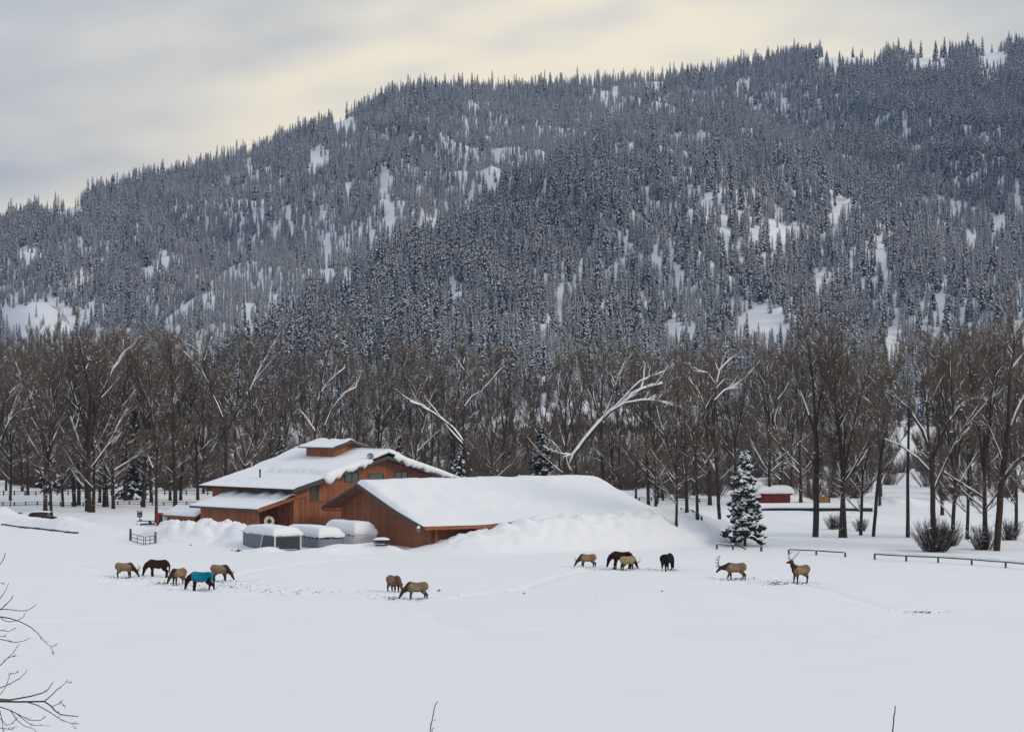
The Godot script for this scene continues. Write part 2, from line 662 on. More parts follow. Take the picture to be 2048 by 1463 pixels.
func build_hill():
	var nx := 190
	var nd := 150
	var pts := PackedVector3Array()
	for j in nd:
		var d := 860.0 + 2900.0 * pow(float(j) / (nd - 1), 1.15)
		for i in nx:
			pts.push_back(hill_point(-800.0 + 3700.0 * i / (nx - 1), d))
	var h := put("hill", grid_mesh(nx, nd, pts, M.snow), self)
	h.set_meta("kind", "structure")
	h.set_meta("label", "long snow covered mountainside rising to the right")

# ---------------------------------------------------------------- conifers
func conifer(seed_: int, height: float, radius: float, boughs: int, snow: float, fine := 1, droop_lo := 0.3, droop_hi := 0.85) -> Array:
	# [crown mesh, trunk mesh], foot at the origin
	var r := RandomNumberGenerator.new()
	r.seed = seed_
	var b := MB.new()
	b.colored = true
	var trunk := MB.new()
	trunk.tube(PackedVector3Array([Vector3(0, -0.6, 0), Vector3(0, height * 0.5, 0), Vector3(0, height * 0.97, 0)]), PackedFloat32Array([height * 0.014 + 0.05, height * 0.008 + 0.03, 0.03]), 5)
	var ang := 0.0
	for k in boughs:
		var t := pow((k + r.randf()) / boughs, 0.9)
		t = 0.05 + 0.94 * t
		ang += 2.4 + r.randf_range(-0.5, 0.5)
		var ln := radius * pow(1.0 - t, 0.68) * (r.randf_range(0.6, 1.15) if fine == 1 else r.randf_range(0.5, 1.2)) + 0.25
		var out := Vector3(cos(ang), 0, sin(ang))
		var side := Vector3(-sin(ang), 0, cos(ang))
		var root := Vector3(0, t * height, 0)
		var droop := r.randf_range(droop_lo, droop_hi) * (1.0 - 0.4 * t)
		for f in fine:
			var o2 := out
			var start := root
			var l2 := ln
			if fine > 1:
				var sh := r.randf_range(-0.8, 0.8)
				o2 = (out + side * sh).normalized()
				var q := r.randf_range(0.0, 0.78)
				start = root + out * ln * q + Vector3(0, -droop * ln * q + r.randf_range(-0.16, 0.16), 0)
				l2 = ln * r.randf_range(0.2, 0.42) + 0.12
			var s2 := Vector3(-o2.z, 0, o2.x)
			var mid := start + o2 * l2 * 0.55 + Vector3(0, -droop * l2 * 0.35, 0)
			var tip := start + o2 * l2 + Vector3(0, -droop * l2, 0)
			var wd := l2 * r.randf_range(0.3, 0.46) + 0.12
			var lf := mid + s2 * wd + Vector3(0, -wd * 0.5, 0)
			var rt := mid - s2 * wd + Vector3(0, -wd * 0.5, 0)
			var tone := r.randf_range(0.7, 1.3)
			b.col = Color(0.028 * tone, 0.032 * tone, 0.022 * tone)
			b.tri(start, tip, lf)
			b.tri(start, rt, tip)
			b.tri(mid + Vector3(0, -wd * 0.9, 0), lf, tip)
			b.tri(mid + Vector3(0, -wd * 0.9, 0), tip, rt)
			if r.randf() < snow:
				var w := r.randf_range(0.82, 0.98)
				b.col = Color(0.80 * w, 0.83 * w, 0.87 * w)
				var lift := Vector3(0, 0.05 + 0.04 * l2, 0)
				var a0 := start.lerp(tip, r.randf_range(0.15, 0.45)) + lift
				var a1 := tip.lerp(start, r.randf_range(-0.02, 0.2)) + lift * 0.6
				var ml := a0.lerp(a1, 0.6) + s2 * wd * r.randf_range(0.6, 1.0) + Vector3(0, -wd * 0.38, 0)
				var mr := a0.lerp(a1, 0.6) - s2 * wd * r.randf_range(0.6, 1.0) + Vector3(0, -wd * 0.38, 0)
				var up := a0.lerp(a1, 0.55) + Vector3(0, 0.10 + 0.10 * l2, 0)
				b.tri(a0, up, ml)
				b.tri(ml, up, a1)
				b.tri(a1, up, mr)
				b.tri(mr, up, a0)
	b.col = Color(0.03, 0.04, 0.033)
	b.spike(Vector3(0, height * 0.93, 0), Vector3(0, height * 1.02, 0), 0.14)
	return [b.mesh(M.leaf), trunk.mesh(M.bark)]

# bare places on the slope: px, py, half width, half height (of the tree feet)
const BARE := [[640, 312, 24, 26], [770, 372, 15, 34], [778, 420, 12, 22], [656, 500, 9, 30], [648, 560, 10, 14], [690, 572, 10, 26], [945, 385, 9, 22], [978, 365, 9, 12], [60, 500, 30, 5], [85, 630, 95, 30], [1525, 640, 48, 34], [1560, 462, 60, 9], [1690, 412, 20, 8], [2000, 440, 26, 8], [2036, 390, 8, 40], [1945, 480, 14, 8], [1700, 115, 78, 8], [1860, 122, 60, 12], [1985, 120, 40, 22], [1310, 168, 10, 2], [1230, 180, 8, 2], [690, 243, 30, 7], [1640, 350, 8, 16], [1450, 470, 9, 50], [1420, 410, 8, 26], [1320, 520, 6, 46], [1650, 560, 24, 8], [1760, 500, 8, 30], [1790, 690, 22, 50], [1880, 620, 16, 40], [550, 610, 10, 24], [330, 520, 8, 16], [120, 420, 46, 12], [300, 545, 26, 12], [1120, 640, 8, 26], [905, 590, 8, 40], [500, 668, 10, 30], [1830, 300, 10, 8], [150, 415, 20, 8]]

func bare(px: float, py: float) -> float:
	var best := 9.0
	for q in BARE:
		var ex: float = (px - q[0]) / q[2]
		var ey: float = (py - q[1] - 12.0) / (q[3] + 14.0)
		best = minf(best, ex * ex + ey * ey)
	return best

func build_forest():
	var kinds := []
	# height, radius, boughs, snow
	for q in [[15.0, 1.75, 84, 0.94], [18.0, 2.2, 92, 0.66], [12.0, 1.7, 72, 0.95], [16.0, 1.5, 84, 0.9], [15.0, 2.9, 92, 0.64], [10.0, 1.4, 58, 0.95], [16.0, 2.5, 90, 0.5], [14.0, 2.1, 74, 0.42]]:
		kinds.push_back(conifer(500 + kinds.size(), q[0], q[1], q[2], q[3]))
	var r := RandomNumberGenerator.new()
	r.seed = 77
	var spots := []
	for k in kinds.size():
		spots.push_back([])
	var large := []
	var tries := 135000
	for k in tries:
		var px := r.randf_range(-170.0, 2220.0)
		var d := sqrt(lerpf(900.0 * 900.0, 2900.0 * 2900.0, r.randf()))
		var pick := r.randf()
		var u1 := r.randf()
		var u2 := r.randf()
		var u3 := r.randf()
		var turn := r.randf() * TAU
		var p := hill_point(px, d)
		if p.y < 1.0:
			continue
		var d1 := 2250.0 + 0.2 * px
		if d > d1 + 60.0:
			continue
		var s := pix(p)
		var e := bare(s.x, s.y)
		if u1 > 0.03 + smoothstep(0.45, 1.2, e):
			continue
		# a dark spur runs down from the upper middle to the lower left; the flank beyond it is thinly wooded
		var la := Vector2(1010, 380)
		var lb := Vector2(540, 670)
		var side := (s - la).dot(Vector2(lb.y - la.y, -(lb.x - la.x)).normalized())
		side += 30.0 * n_gap.get_noise_2d(s.x * 0.5, s.y * 0.5)
		var dense := 0.0
		if side < 0.0:
			dense = 0.55 + 0.12 * smoothstep(-40, -260, side) + 0.24 * smoothstep(-330, -520, side)
		else:
			dense = lerpf(1.0, 0.72, smoothstep(90, 260, side))
			# the spur fades out up the slope
			dense = lerpf(dense, 0.74, smoothstep(400, 300, s.y))
		dense += 0.35 * smoothstep(1580, 1800, s.x) * smoothstep(460, 300, s.y) + 0.16 * n_gap.get_noise_2d(s.x * 0.22 + 40.0, s.y * 0.2)
		if u2 > dense:
			continue
		# chutes down the slope
		var g := n_gap.get_noise_2d(s.x * 1.9, s.y * 0.36)
		if g > 0.29 + 0.3 * clampf(dense - 0.5, 0.0, 0.6) and u3 > 0.35:
			continue
		if s.x > 1620.0 and d > d1 - 60.0 and u3 > 0.35:
			continue
		var which := int(pick * 4.0)
		which = [0, 2, 5, 3][which]
		if r.randf() < (dense - 0.5) * 1.6:
			which = [1, 4, 6, 7, 6, 1][int(pick * 6.0)]
		var size := (0.50 + 0.75 * r.randf() * r.randf() + 0.1 * u3) * (0.74 + 0.36 * clampf(dense, 0.3, 1.0))
		if d > d1 - 80.0:
			size *= 1.25
			if s.x > 1600.0:
				which = [4, 6, 2][int(pick * 3.0)]
		var tr := Transform3D(Basis(Vector3.UP, turn).scaled(Vector3(size * 1.05, size, size * 1.05)), p)
		if s.y < 668.0 and s.y - 16.0 * F / d * size < 640.0 and s.x > -10.0 and s.x < 2058.0:
			large.push_back([size * 17.0 / d, which, tr])
		else:
			spots[which].push_back(tr)
	large.sort_custom(func(a, b): return a[0] > b[0])
	# the 300 that show largest are trees of their own
	var firsts := {}
	for k in large.size():
		var w: int = large[k][1]
		var tr: Transform3D = large[k][2]
		if k >= 300:
			spots[w].push_back(tr)
			continue
		var o: Node3D
		if not firsts.has(w):
			o = Node3D.new()
			o.set_meta("base_name", "hillside_conifer")
			o.name = numbered("hillside_conifer")
			add_child(o)
			put("crown", kinds[w][0], o)
			put("trunk", kinds[w][1], o)
			tag(o, "snow dusted conifer standing among others on the mountainside", "tree", "conifers on the mountainside")
			firsts[w] = o
		else:
			o = firsts[w].duplicate()
			o.name = numbered("hillside_conifer")
			add_child(o)
		o.transform = tr
	var root := Node3D.new()
	root.name = "conifer_forest"
	root.set_meta("kind", "stuff")
	root.set_meta("label", "dense snow dusted conifer forest covering the mountainside")
	root.set_meta("category", "forest")
	add_child(root)
	var total := 0
	for w in kinds.size():
		var mm := MultiMesh.new()
		mm.transform_format = MultiMesh.TRANSFORM_3D
		mm.mesh = kinds[w][0]
		mm.instance_count = spots[w].size()
		for k in spots[w].size():
			mm.set_instance_transform(k, spots[w][k])
		total += spots[w].size()
		var o := MultiMeshInstance3D.new()
		o.name = "conifer_crowns"
		o.multimesh = mm
		o.set_meta("kind", "stuff")
		root.add_child(o, true)
	print("forest trees ", total)

# ================================================================ buildings
func arena_frame() -> Dictionary:
	var th := deg_to_rad(27.0)
	return {"o": on_y(862, 1099, 0.0), "u": Vector3(cos(th), 0, -sin(th)), "v": Vector3(-sin(th), 0, -cos(th))}

func along(o: Vector3, dir: Vector3, px: float) -> float:
	# how far from o along dir the line passes the column px
	var k := (px - CX) / F
	# x + t dx = k * (d + t dd), with the depth along the tilted axis left out (0.6 degrees)
	return (k * -o.z - o.x) / (dir.x + k * dir.z)

func height_at(p: Vector3, py: float) -> float:
	return EYE + (HORIZON - py) / F * -p.z

# a wall of upright boards: s runs from 0 to length along dir, tops follow top(s)
func board_wall(called: String, parent: Node, o: Vector3, dir: Vector3, nrm: Vector3, length: float, foot: float, top: Callable, set_: Array, seed_: int, width := 0.3):
	var r := RandomNumberGenerator.new()
	r.seed = seed_
	var back := MB.new()
	var n := int(ceil(length / width))
	for i in maxi(1, int(length / 1.5)):
		var k := maxi(1, int(length / 1.5))
		var s0 := length * i / k
		var s1 := length * (i + 1) / k
		var q := []
		for e in [[s0, 0.0], [s1, 0.0], [s1, -0.14], [s0, -0.14]]:
			q.push_back(o + dir * e[0] + nrm * e[1] + Vector3(0, foot - o.y, 0))
		for e in [[s0, 0.0], [s1, 0.0], [s1, -0.14], [s0, -0.14]]:
			var y: float = top.call(e[0])
			q.push_back(o + dir * e[0] + nrm * e[1] + Vector3(0, y - 0.02 - o.y, 0))
		back.hexa(q)
	var w := part(called, back, M.wall_back, parent)
	for i in n:
		var s0 := length * i / n + 0.012
		var s1 := length * (i + 1) / n - 0.012
		var th := 0.03 + r.randf() * 0.022
		var y0: float = top.call(s0)
		var y1: float = top.call(s1)
		var b := MB.new()
		var base := o + Vector3(0, -o.y, 0)
		var q := []
		for y in [[foot, foot], [y0, y1]]:
			q.push_back(base + dir * s0 + nrm * 0.003 + Vector3(0, y[0], 0))
			q.push_back(base + dir * s1 + nrm * 0.003 + Vector3(0, y[1], 0))
			q.push_back(base + dir * s1 + nrm * th + Vector3(0, y[1], 0))
			q.push_back(base + dir * s0 + nrm * th + Vector3(0, y[0], 0))
		b.hexa(q)
		part("board", b, set_[r.randi() % set_.size()], w)
	return w

# a sloping roof sheet between four corners (eave a-b, ridge c-d above b-a)
func slab(b: MB, p: Array, thick: float):
	var q := []
	for e in p:
		q.push_back(e - Vector3(0, thick, 0))
	for e in p:
		q.push_back(e)
	b.hexa(q)

# snow lying on a roof sheet: p = [a, b, c, d] corners in order, depth(s, t) gives its thickness; s runs a-b, t runs a-d
func roof_snow(p: Array, ns: int, nt: int, depth: Callable, over := 0.12) -> ArrayMesh:
	var pts := PackedVector3Array()
	# an outer ring at the sheet itself closes the sides
	for j in nt + 3:
		for i in ns + 3:
			var edge := i == 0 or j == 0 or i == ns + 2 or j == nt + 2
			var s := clampf((i - 1.0) / ns, 0.0, 1.0)
			var t := clampf((j - 1.0) / nt, 0.0, 1.0)
			var a: Vector3 = (p[0] as Vector3).lerp(p[1], s)
			var c: Vector3 = (p[3] as Vector3).lerp(p[2], s)
			var w := a.lerp(c, t)
			if edge:
				w.y += 0.004
			else:
				w.y += maxf(0.012, float(depth.call(s, t)))
				var cs: Vector3 = ((p[1] as Vector3) - p[0]).normalized()
				var ct: Vector3 = ((p[3] as Vector3) - p[0]).normalized()
				ct.y = 0
				if i == 1: w -= cs * over * (0.5 + 0.8 * absf(n_lump.get_noise_2d(w.x * 2.0, w.z * 2.0)))
				if i == ns + 1: w += cs * over * (0.5 + 0.8 * absf(n_lump.get_noise_2d(w.x * 2.0, w.z * 2.0)))
				if j == 1: w -= ct * over * (0.4 + 0.9 * absf(n_lump.get_noise_2d(w.x * 2.0, w.z * 2.0)))
				if j == nt + 1: w += ct * over * 0.3
			pts.push_back(w)
	return grid_mesh(ns + 3, nt + 3, pts, M.snow)

func rounding(s: float, width: float) -> float:
	# 0 at the rim, 1 from `width` inwards
	var q := clampf(s / width, 0.0, 1.0)
	return sqrt(1.0 - (1.0 - q) * (1.0 - q))

func window(parent: Node, at: Vector3, dir: Vector3, nrm: Vector3, w: float, h: float, lights: int, pane: Material):
	var f := MB.new()
	var bs := Basis(dir, Vector3.UP, dir.cross(Vector3.UP))
	var t := 0.09
	var front := at + nrm * 0.075
	f.box(front + Vector3(0, h / 2 - t / 2, 0), Vector3(w, t, 0.1), bs)
	f.box(front - Vector3(0, h / 2 - t / 2, 0), Vector3(w, t, 0.1), bs)
	f.box(front + dir * (w / 2 - t / 2), Vector3(t, h - 2 * t, 0.1), bs)
	f.box(front - dir * (w / 2 - t / 2), Vector3(t, h - 2 * t, 0.1), bs)
	for k in lights - 1:
		f.box(front + dir * (w * (k + 1.0) / lights - w / 2), Vector3(t * 0.8, h - 2 * t, 0.09), bs)
	var o := part("window", f, M.frame, parent)
	for k in lights:
		var g := MB.new()
		var pw := (w - 2 * t) / lights
		g.box(at + nrm * 0.066 + dir * (-w / 2 + t + pw * (k + 0.5)), Vector3(pw - 0.04, h - 2 * t, 0.012), bs)
		part("pane", g, pane, o)

func build_arena():
	var fr := arena_frame()
	var o: Vector3 = fr.o
	var u: Vector3 = fr.u
	var v: Vector3 = fr.v
	var root := thing("long_roofed_barn", "low brown barn with one long snow loaded roof, its front eave buried by slid snow", "barn")
	var q := o - u * 1.5          # the plane of the front rake
	# profile of the rake: distance along v and height
	var prof := []
	for e in [[848, 1053], [790, 1019], [715, 966], [645, 1013]]:
		var t := along(q, v, e[0])
		prof.push_back(Vector2(t, height_at(q + v * t, e[1])))
	var length := along(q + v * prof[2].x, u, 1195)
	var wall_len := along(o, v, 684)
	var top := func(s: float) -> float:
		for k in 3:
			if s <= prof[k + 1].x:
				return lerpf(prof[k].y, prof[k + 1].y, (s - prof[k].x) / (prof[k + 1].x - prof[k].x)) - 0.24
		return prof[3].y - 0.24
	board_wall("gable_wall", root, o, v, -u, wall_len, -0.6, top, M.old_boards, 31)
	var low := MB.new()
	var pt := func(k: int, s: float) -> Vector3:
		var w: Vector3 = q + v * prof[k].x + u * s
		w.y = prof[k].y
		return w
	# side walls
	board_wall("front_wall", root, o + u * 0.16, u, -v, 12.0, -0.6, func(_s): return top.call(0.0), M.old_boards, 32)
	var back := MB.new()
	back.box(o + v * (wall_len - 0.2) + u * (length / 2 - 1.0) + Vector3(0, 1.2 - o.y, 0), Vector3(length - 3.2, 3.4, 0.15), Basis(u, Vector3.UP, v))
	back.box(o + u * (12 + (length - 15) / 2) + Vector3(0, 0.6 - o.y, 0), Vector3(length - 15.3, 2.4, 0.15), Basis(u, Vector3.UP, v))
	part("rear_wall", back, M.wall_back, root)
	# far gable, closed
	var far := MB.new()
	var fo: Vector3 = o + u * (length - 3.0)
	for k in 12:
		var s0 := wall_len * k / 12.0
		var s1 := wall_len * (k + 1) / 12.0
		var c := []
		for y in 2:
			for e in [[s0, 0.0], [s1, 0.0], [s1, 0.14], [s0, 0.14]]:
				var w: Vector3 = fo + v * e[0] + u * e[1]
				w.y = -0.6 if y == 0 else float(top.call(e[0])) - 0.04
				c.push_back(w)
		far.hexa(c)
	part("far_gable_wall", far, M.wall_back, root)
	# roof sheets
	var roof := MB.new()
	for k in 3:
		slab(roof, [pt.call(k, 0.0), pt.call(k, length), pt.call(k + 1, length), pt.call(k + 1, 0.0)], 0.16)
	part("roof", roof, M.soffit, root)
	# fascia boards on the rake and eave
	for k in 3:
		var f := MB.new()
		var a: Vector3 = pt.call(k, -0.05)
		var b: Vector3 = pt.call(k + 1, -0.05)
		var h := 0.42 if k == 0 else 0.30
		f.hexa([a + Vector3(0, -h, 0) - u * 0.05, b + Vector3(0, -h, 0) - u * 0.05, b + Vector3(0, -h, 0) + u * 0.045, a + Vector3(0, -h, 0) + u * 0.045, a + Vector3(0, 0.02, 0) - u * 0.05, b + Vector3(0, 0.02, 0) - u * 0.05, b + Vector3(0, 0.02, 0) + u * 0.045, a + Vector3(0, 0.02, 0) + u * 0.045])
		part("rake_board", f, M.fascia, root)
	var ef := MB.new()
	ef.bar(pt.call(0, 0.05) - v * 0.06 + Vector3(0, -0.16, 0), pt.call(0, length) - v * 0.06 + Vector3(0, -0.16, 0), 0.08, 0.28)
	part("eave_board", ef, M.soffit, root)
	# rafter tails and posts under the front eave
	for k in 16:
		var rt := MB.new()
		rt.bar(pt.call(0, 0.5 + k * 0.62) + Vector3(0, -0.26, 0) + v * 0.02, pt.call(0, 0.5 + k * 0.62) + Vector3(0, -0.02, 0) + v * 1.3, 0.09, 0.16)
		part("rafter_tail", rt, M.soffit, root)
	for k in 3:
		var ps := MB.new()
		var w: Vector3 = o + u * (0.3 + k * 3.2) - v * 0.5
		ps.box(Vector3(w.x, 0.8, w.z), Vector3(0.2, 2.4, 0.2), Basis(u, Vector3.UP, v))
		part("post", ps, M.soffit, root)
	# soffit beam on the left overhang, pale trim strip, lamp box at the low corner
	var sb := MB.new()
	sb.bar(q + v * (prof[3].x - 0.1) + Vector3(0, prof[3].y - 0.33 - q.y, 0), o + v * (prof[3].x - 0.1) + Vector3(0, prof[3].y - 0.33 - o.y, 0), 0.14, 0.12)
	sb.bar(o + v * (wall_len + 0.1) - u * 0.1 + Vector3(0, prof[3].y - 0.33 - o.y, 0), q + v * (prof[3].x - 0.1) + u * 0.1 + Vector3(0, prof[3].y - 0.33 - q.y, 0), 0.14, 0.12)
	part("soffit_beam", sb, M.soffit, root)
	var st := MB.new()
	var sa := along(o, v, 705)
	var sc := along(o, v, 760)
	var hy := height_at(o + v * sa, 1000)
	st.bar(o + v * sa - u * 0.08 + Vector3(0, hy - o.y, 0), o + v * sc - u * 0.08 + Vector3(0, hy - 0.1 - o.y, 0), 0.03, 0.06)
	part("trim_strip", st, M.post_grey, root)
	var lb := MB.new()
	lb.box(pt.call(0, -0.32) + Vector3(0, -0.34, 0) + v * 0.5, Vector3(0.34, 0.3, 0.34), Basis(u, Vector3.UP, v))
	var lamp := part("lamp_housing", lb, M.post_grey, root)
	var ls := MB.new()
	ls.blob(pt.call(0, -0.32) + Vector3(0, -0.12, 0) + v * 0.5, Vector3(0.24, 0.26, 0.24))
	part("snow_cap", ls, M.snow, lamp)
	# hanging bits under the left eave
	var hk := MB.new()
	hk.blob(o + v * (wall_len + 0.6) - u * 0.4 + Vector3(0, prof[3].y - 0.1 - o.y, 0), Vector3(0.09, 0.09, 0.09))
	part("eave_light", hk, M.white_paint, root)
	# snow: front slope (two pitches) and rear slope
	var front := func(s: float, t: float) -> float:
		var e := rounding(s * length, 0.5) * rounding((1.0 - s) * length, 1.6)
		var d := 0.36 + 0.16 * t + 0.1 * s
		d *= lerpf(0.35, 1.0, clampf(t * 1.6 + smoothstep(0.22, 0.4, s), 0.0, 1.0))
		return e * d + (0.16 * n_low.get_noise_2d(s * 260.0, t * 120.0) + 0.12 * n_mid.get_noise_2d(s * 70.0, t * 34.0) + 0.03 * n_lump.get_noise_2d(s * 60.0, t * 30.0)) * e * clampf(t * 3.0, 0.2, 1.0)
	var lowpart := func(s: float, t: float) -> float:
		return front.call(s, t * 0.41) * clampf(0.25 + t * 3.0 + smoothstep(0.2, 0.32, s), 0.0, 1.0)
	var uppart := func(s: float, t: float) -> float:
		return front.call(s, 0.41 + t * 0.59) * (1.0 - 0.25 * smoothstep(0.9, 1.0, t))
	# the front slope is one mesh with the bend inside it
	var pts := PackedVector3Array()
	var ns := 90
	var nt := 40
	for j in nt + 3:
		for i in ns + 3:
			var edge := i == 0 or j == 0 or i == ns + 2 or j == nt + 2
			var s := clampf((i - 1.0) / ns, 0.0, 1.0)
			var t := clampf((j - 1.0) / nt, 0.0, 1.0)
			var w: Vector3
			var dep: float
			if t < 0.4:
				w = pt.call(0, s * length).lerp(pt.call(1, s * length), t / 0.4)
				dep = lowpart.call(s, t / 0.4)
			else:
				w = pt.call(1, s * length).lerp(pt.call(2, s * length), (t - 0.4) / 0.6)
				dep = uppart.call(s, (t - 0.4) / 0.6)
			# the bend is filled by the lying snow
			dep += 0.05 * exp(-pow((t - 0.4) / 0.08, 2.0))
			if not edge:
				w.y += maxf(dep, 0.03)
				if i == 1: w -= u * 0.05
				if j == 1: w -= v * (0.05 + 0.08 * absf(n_lump.get_noise_2d(w.x * 2.0, 3.0)))
			else:
				w.y += 0.003
			pts.push_back(w)
	var sn := put("roof_snow", grid_mesh(ns + 3, nt + 3, pts, M.snow), root)
	var rear := func(s: float, t: float) -> float:
		return rounding(s * length, 0.4) * rounding((1.0 - s) * length, 1.2) * rounding(t * 9.0, 0.6) * 0.34 + 0.02
	put("roof_snow", roof_snow([pt.call(3, 0.0), pt.call(3, length), pt.call(2, length), pt.call(2, 0.0)], 60, 16, rear, 0.06), root)
	sn.set_meta("label", "thick smooth snow on the long front slope")

func build_barn():
	var root := thing("red_brown_barn", "tall red brown board barn with cupola and snow sliding over its gable", "barn")
	var c45 := cos(deg_to_rad(45.0))
	var g := Vector3(c45, 0, -c45)       # along the gable, to the right and away
	var w := Vector3(-c45, 0, -c45)      # along the ridge, to the left and away
	var tip := at_depth(585, 978, 246.0)
	tip.y = 5.0
	var gw := along(tip, g, 930)
	var apex := along(tip, g, 775)
	var hr := height_at(tip + g * apex, 911)
	var len_ := along(tip, w, 398)
	var he := 5.0
	var P := func(s: float, k: float, y: float) -> Vector3:
		var p: Vector3 = tip + g * s + w * k
		p.y = y
		return p
	var line := func(s: float) -> float:
		return he + (hr - he) * (s / apex if s < apex else (gw - s) / (gw - apex))
	# walls
	var inset := 1.1
	board_wall("gable_wall", root, P.call(inset, 1.2, 0.0), g, -w, gw - 2 * inset, -0.6, func(s): return line.call(s + inset) - 0.26, M.boards, 41)
	board_wall("side_wall", root, P.call(inset, 1.36, 0.0), w, -g, len_ - 2.3, -0.6, func(_s): return line.call(inset) - 0.26, M.boards, 42, 0.34)
	var rest := MB.new()
	rest.box(P.call(gw - inset - 0.1, len_ / 2 + 0.2, 2.0), Vector3(len_ - 2.8, 5.0, 0.15), Basis(w, Vector3.UP, g))
	rest.box(P.call(gw / 2, len_ - 1.1, 2.2), Vector3(gw - 2 * inset - 0.4, 5.4, 0.15), Basis(g, Vector3.UP, w))
	part("rear_wall", rest, M.wall_back, root)
	# a belt line where the boards change length
	var belt := MB.new()
	belt.bar(P.call(along(tip + w * 1.2, g, 640), 1.1, 3.55), P.call(gw - inset, 1.1, 3.55), 0.05, 0.07)
	part("belt_board", belt, M.old_boards[3], root)
	# roof
	var roof := MB.new()
	slab(roof, [P.call(0.0, 0.0, he), P.call(apex, 0.0, hr), P.call(apex, len_, hr), P.call(0.0, len_, he)], 0.18)
	slab(roof, [P.call(apex, 0.0, hr), P.call(gw, 0.0, he), P.call(gw, len_, he), P.call(apex, len_, hr)], 0.18)
	part("roof", roof, M.roof, root)
	for k in 2:
		var a: Vector3 = P.call(0.0 if k == 0 else gw, -0.06, he)
		var b: Vector3 = P.call(apex, -0.06, hr)
		var f := MB.new()
		var dn := Vector3(0, -0.36, 0)
		f.hexa([a + dn - w * 0.05, b + dn - w * 0.05, b + dn + w * 0.05, a + dn + w * 0.05, a - w * 0.05 + Vector3(0, 0.03, 0), b - w * 0.05 + Vector3(0, 0.03, 0), b + w * 0.05 + Vector3(0, 0.03, 0), a + w * 0.05 + Vector3(0, 0.03, 0)])
		part("rake_board", f, M.fascia, root)
	var ef := MB.new()
	ef.bar(P.call(-0.05, 0.06, he - 0.12), P.call(-0.05, len_, he - 0.12), 0.08, 0.24)
	part("eave_board", ef, M.slot, root)
	# windows in the gable (px of the middle, py, width, height, lights)
	for q in [[703, 954, 2.0, 1.0, 2, 0], [752, 957, 2.1, 1.15, 1, 0], [802, 952, 1.9, 1.05, 2, 0], [628, 986, 1.05, 1.55, 1, 1]]:
		var base: Vector3 = P.call(0.0, 1.2, 0.0)
		var s := along(base, g, q[0])
		var at: Vector3 = base + g * s
		at.y = height_at(at, q[1])
		window(root, at, g, -w, q[2], q[3], q[4], M.glass if q[5] == 0 else M.shutter)
	# ---- snow: the lower left slope has shed, a thick slab still lies above it and curls over the rake
	var slab_edge := func(k: float) -> float: return 0.40 + 0.05 * n_lump.get_noise_2d(k * 0.35, 2.0) + 0.02 * n_fine.get_noise_2d(k, 7.0)
	var left := func(s: float, t: float) -> float:
		# s along the ridge from the gable, t from eave to ridge
		var k := s * len_
		var thin := 0.10 + 0.04 * n_lump.get_noise_2d(k, t * 13.0)
		var d := t - float(slab_edge.call(k))
		var thick := 0.0
		if k < len_ * 0.70:
			thick = rounding(d * 13.0, 0.55) * rounding(len_ * 0.70 - k, 0.8) * (0.52 + 0.06 * n_low.get_noise_2d(k * 9.0, t * 90.0))
		elif t > 0.55:
			thick = rounding((t - 0.55) * 13.0, 1.6) * 0.34
		if t > 0.8:
			thick = maxf(thick, 0.40 + 0.25 * smoothstep(0.8, 0.97, t))
		return maxf(thin * rounding(t * 13.0, 0.25), thick) * rounding((1.0 - s) * len_, 0.4)
	var a0: Vector3 = P.call(0.0, -0.12, he)
	var ns := 70
	var nt := 60
	put("roof_snow", roof_snow([a0, P.call(0.0, len_, he), P.call(apex, len_, hr), P.call(apex, -0.12, hr)], ns, nt, left, 0.10), root)
	var right := func(s: float, t: float) -> float:
		return (0.46 + 0.3 * smoothstep(0.7, 0.95, t) + 0.05 * n_low.get_noise_2d(s * 150.0, t * 100.0)) * rounding(t * 12.0, 0.5) * rounding((1.0 - s) * len_, 0.4)
	put("roof_snow", roof_snow([P.call(gw, -0.12, he), P.call(gw, len_, he), P.call(apex, len_, hr), P.call(apex, -0.12, hr)], 60, 40, right, 0.08), root)
	# ridge cap of wind-packed snow joins the two slopes
	# cornice: snow curling over the gable edge, in lobes of uneven hang
	for q in [[646, 744, 0.46, 3.0], [786, 906, 0.40, 11.0]]:
		var b := MB.new()
		var s0 := along(tip, g, q[0])
		var s1 := along(tip, g, q[1])
		var m := 44
		var rows := []
		for i in m + 1:
			var e := float(i) / m
			var s := lerpf(s0, s1, e)
			var y: float = line.call(s)
			var fat := rounding(e * 6.0, 0.7) * rounding((1.0 - e) * 6.0, 1.2)
			# the lip sags in scallops of uneven size
			var hang: float = q[2] * fat * clampf(0.55 + 1.5 * n_lump.get_noise_2d(s * 0.75, q[3]) + 0.5 * n_fine.get_noise_2d(s * 0.9, q[3]), 0.02, 1.5)
			if q[0] == 646:
				hang *= 1.25 - 0.6 * e
			else:
				hang *= 1.15 - 0.7 * e
			var row := PackedVector3Array()
			for h in 11:
				var an := PI * (h / 10.0)
				# from the roof, out over the edge, and back under
				var out_ := sin(an) * (0.06 + 0.20 * fat + 0.25 * hang)
				var up := lerpf(0.47 * fat + 0.05, -hang - 0.02, 0.5 - 0.5 * cos(an))
				row.push_back(P.call(s, -0.14 - out_, y + up))
			rows.push_back(row)
		for i in m:
			for h in 10:
				var inside: Vector3 = (rows[i][0] + rows[i][10] + rows[i + 1][0] + rows[i + 1][10]) * 0.25 + w * 0.1
				b.out_tri(rows[i][h], rows[i][h + 1], rows[i + 1][h + 1], inside)
				b.out_tri(rows[i][h], rows[i + 1][h + 1], rows[i + 1][h], inside)
		put("snow_cornice", smooth_mesh(b, M.snow), root)
	# ---- cupola
	var cup := Node3D.new()
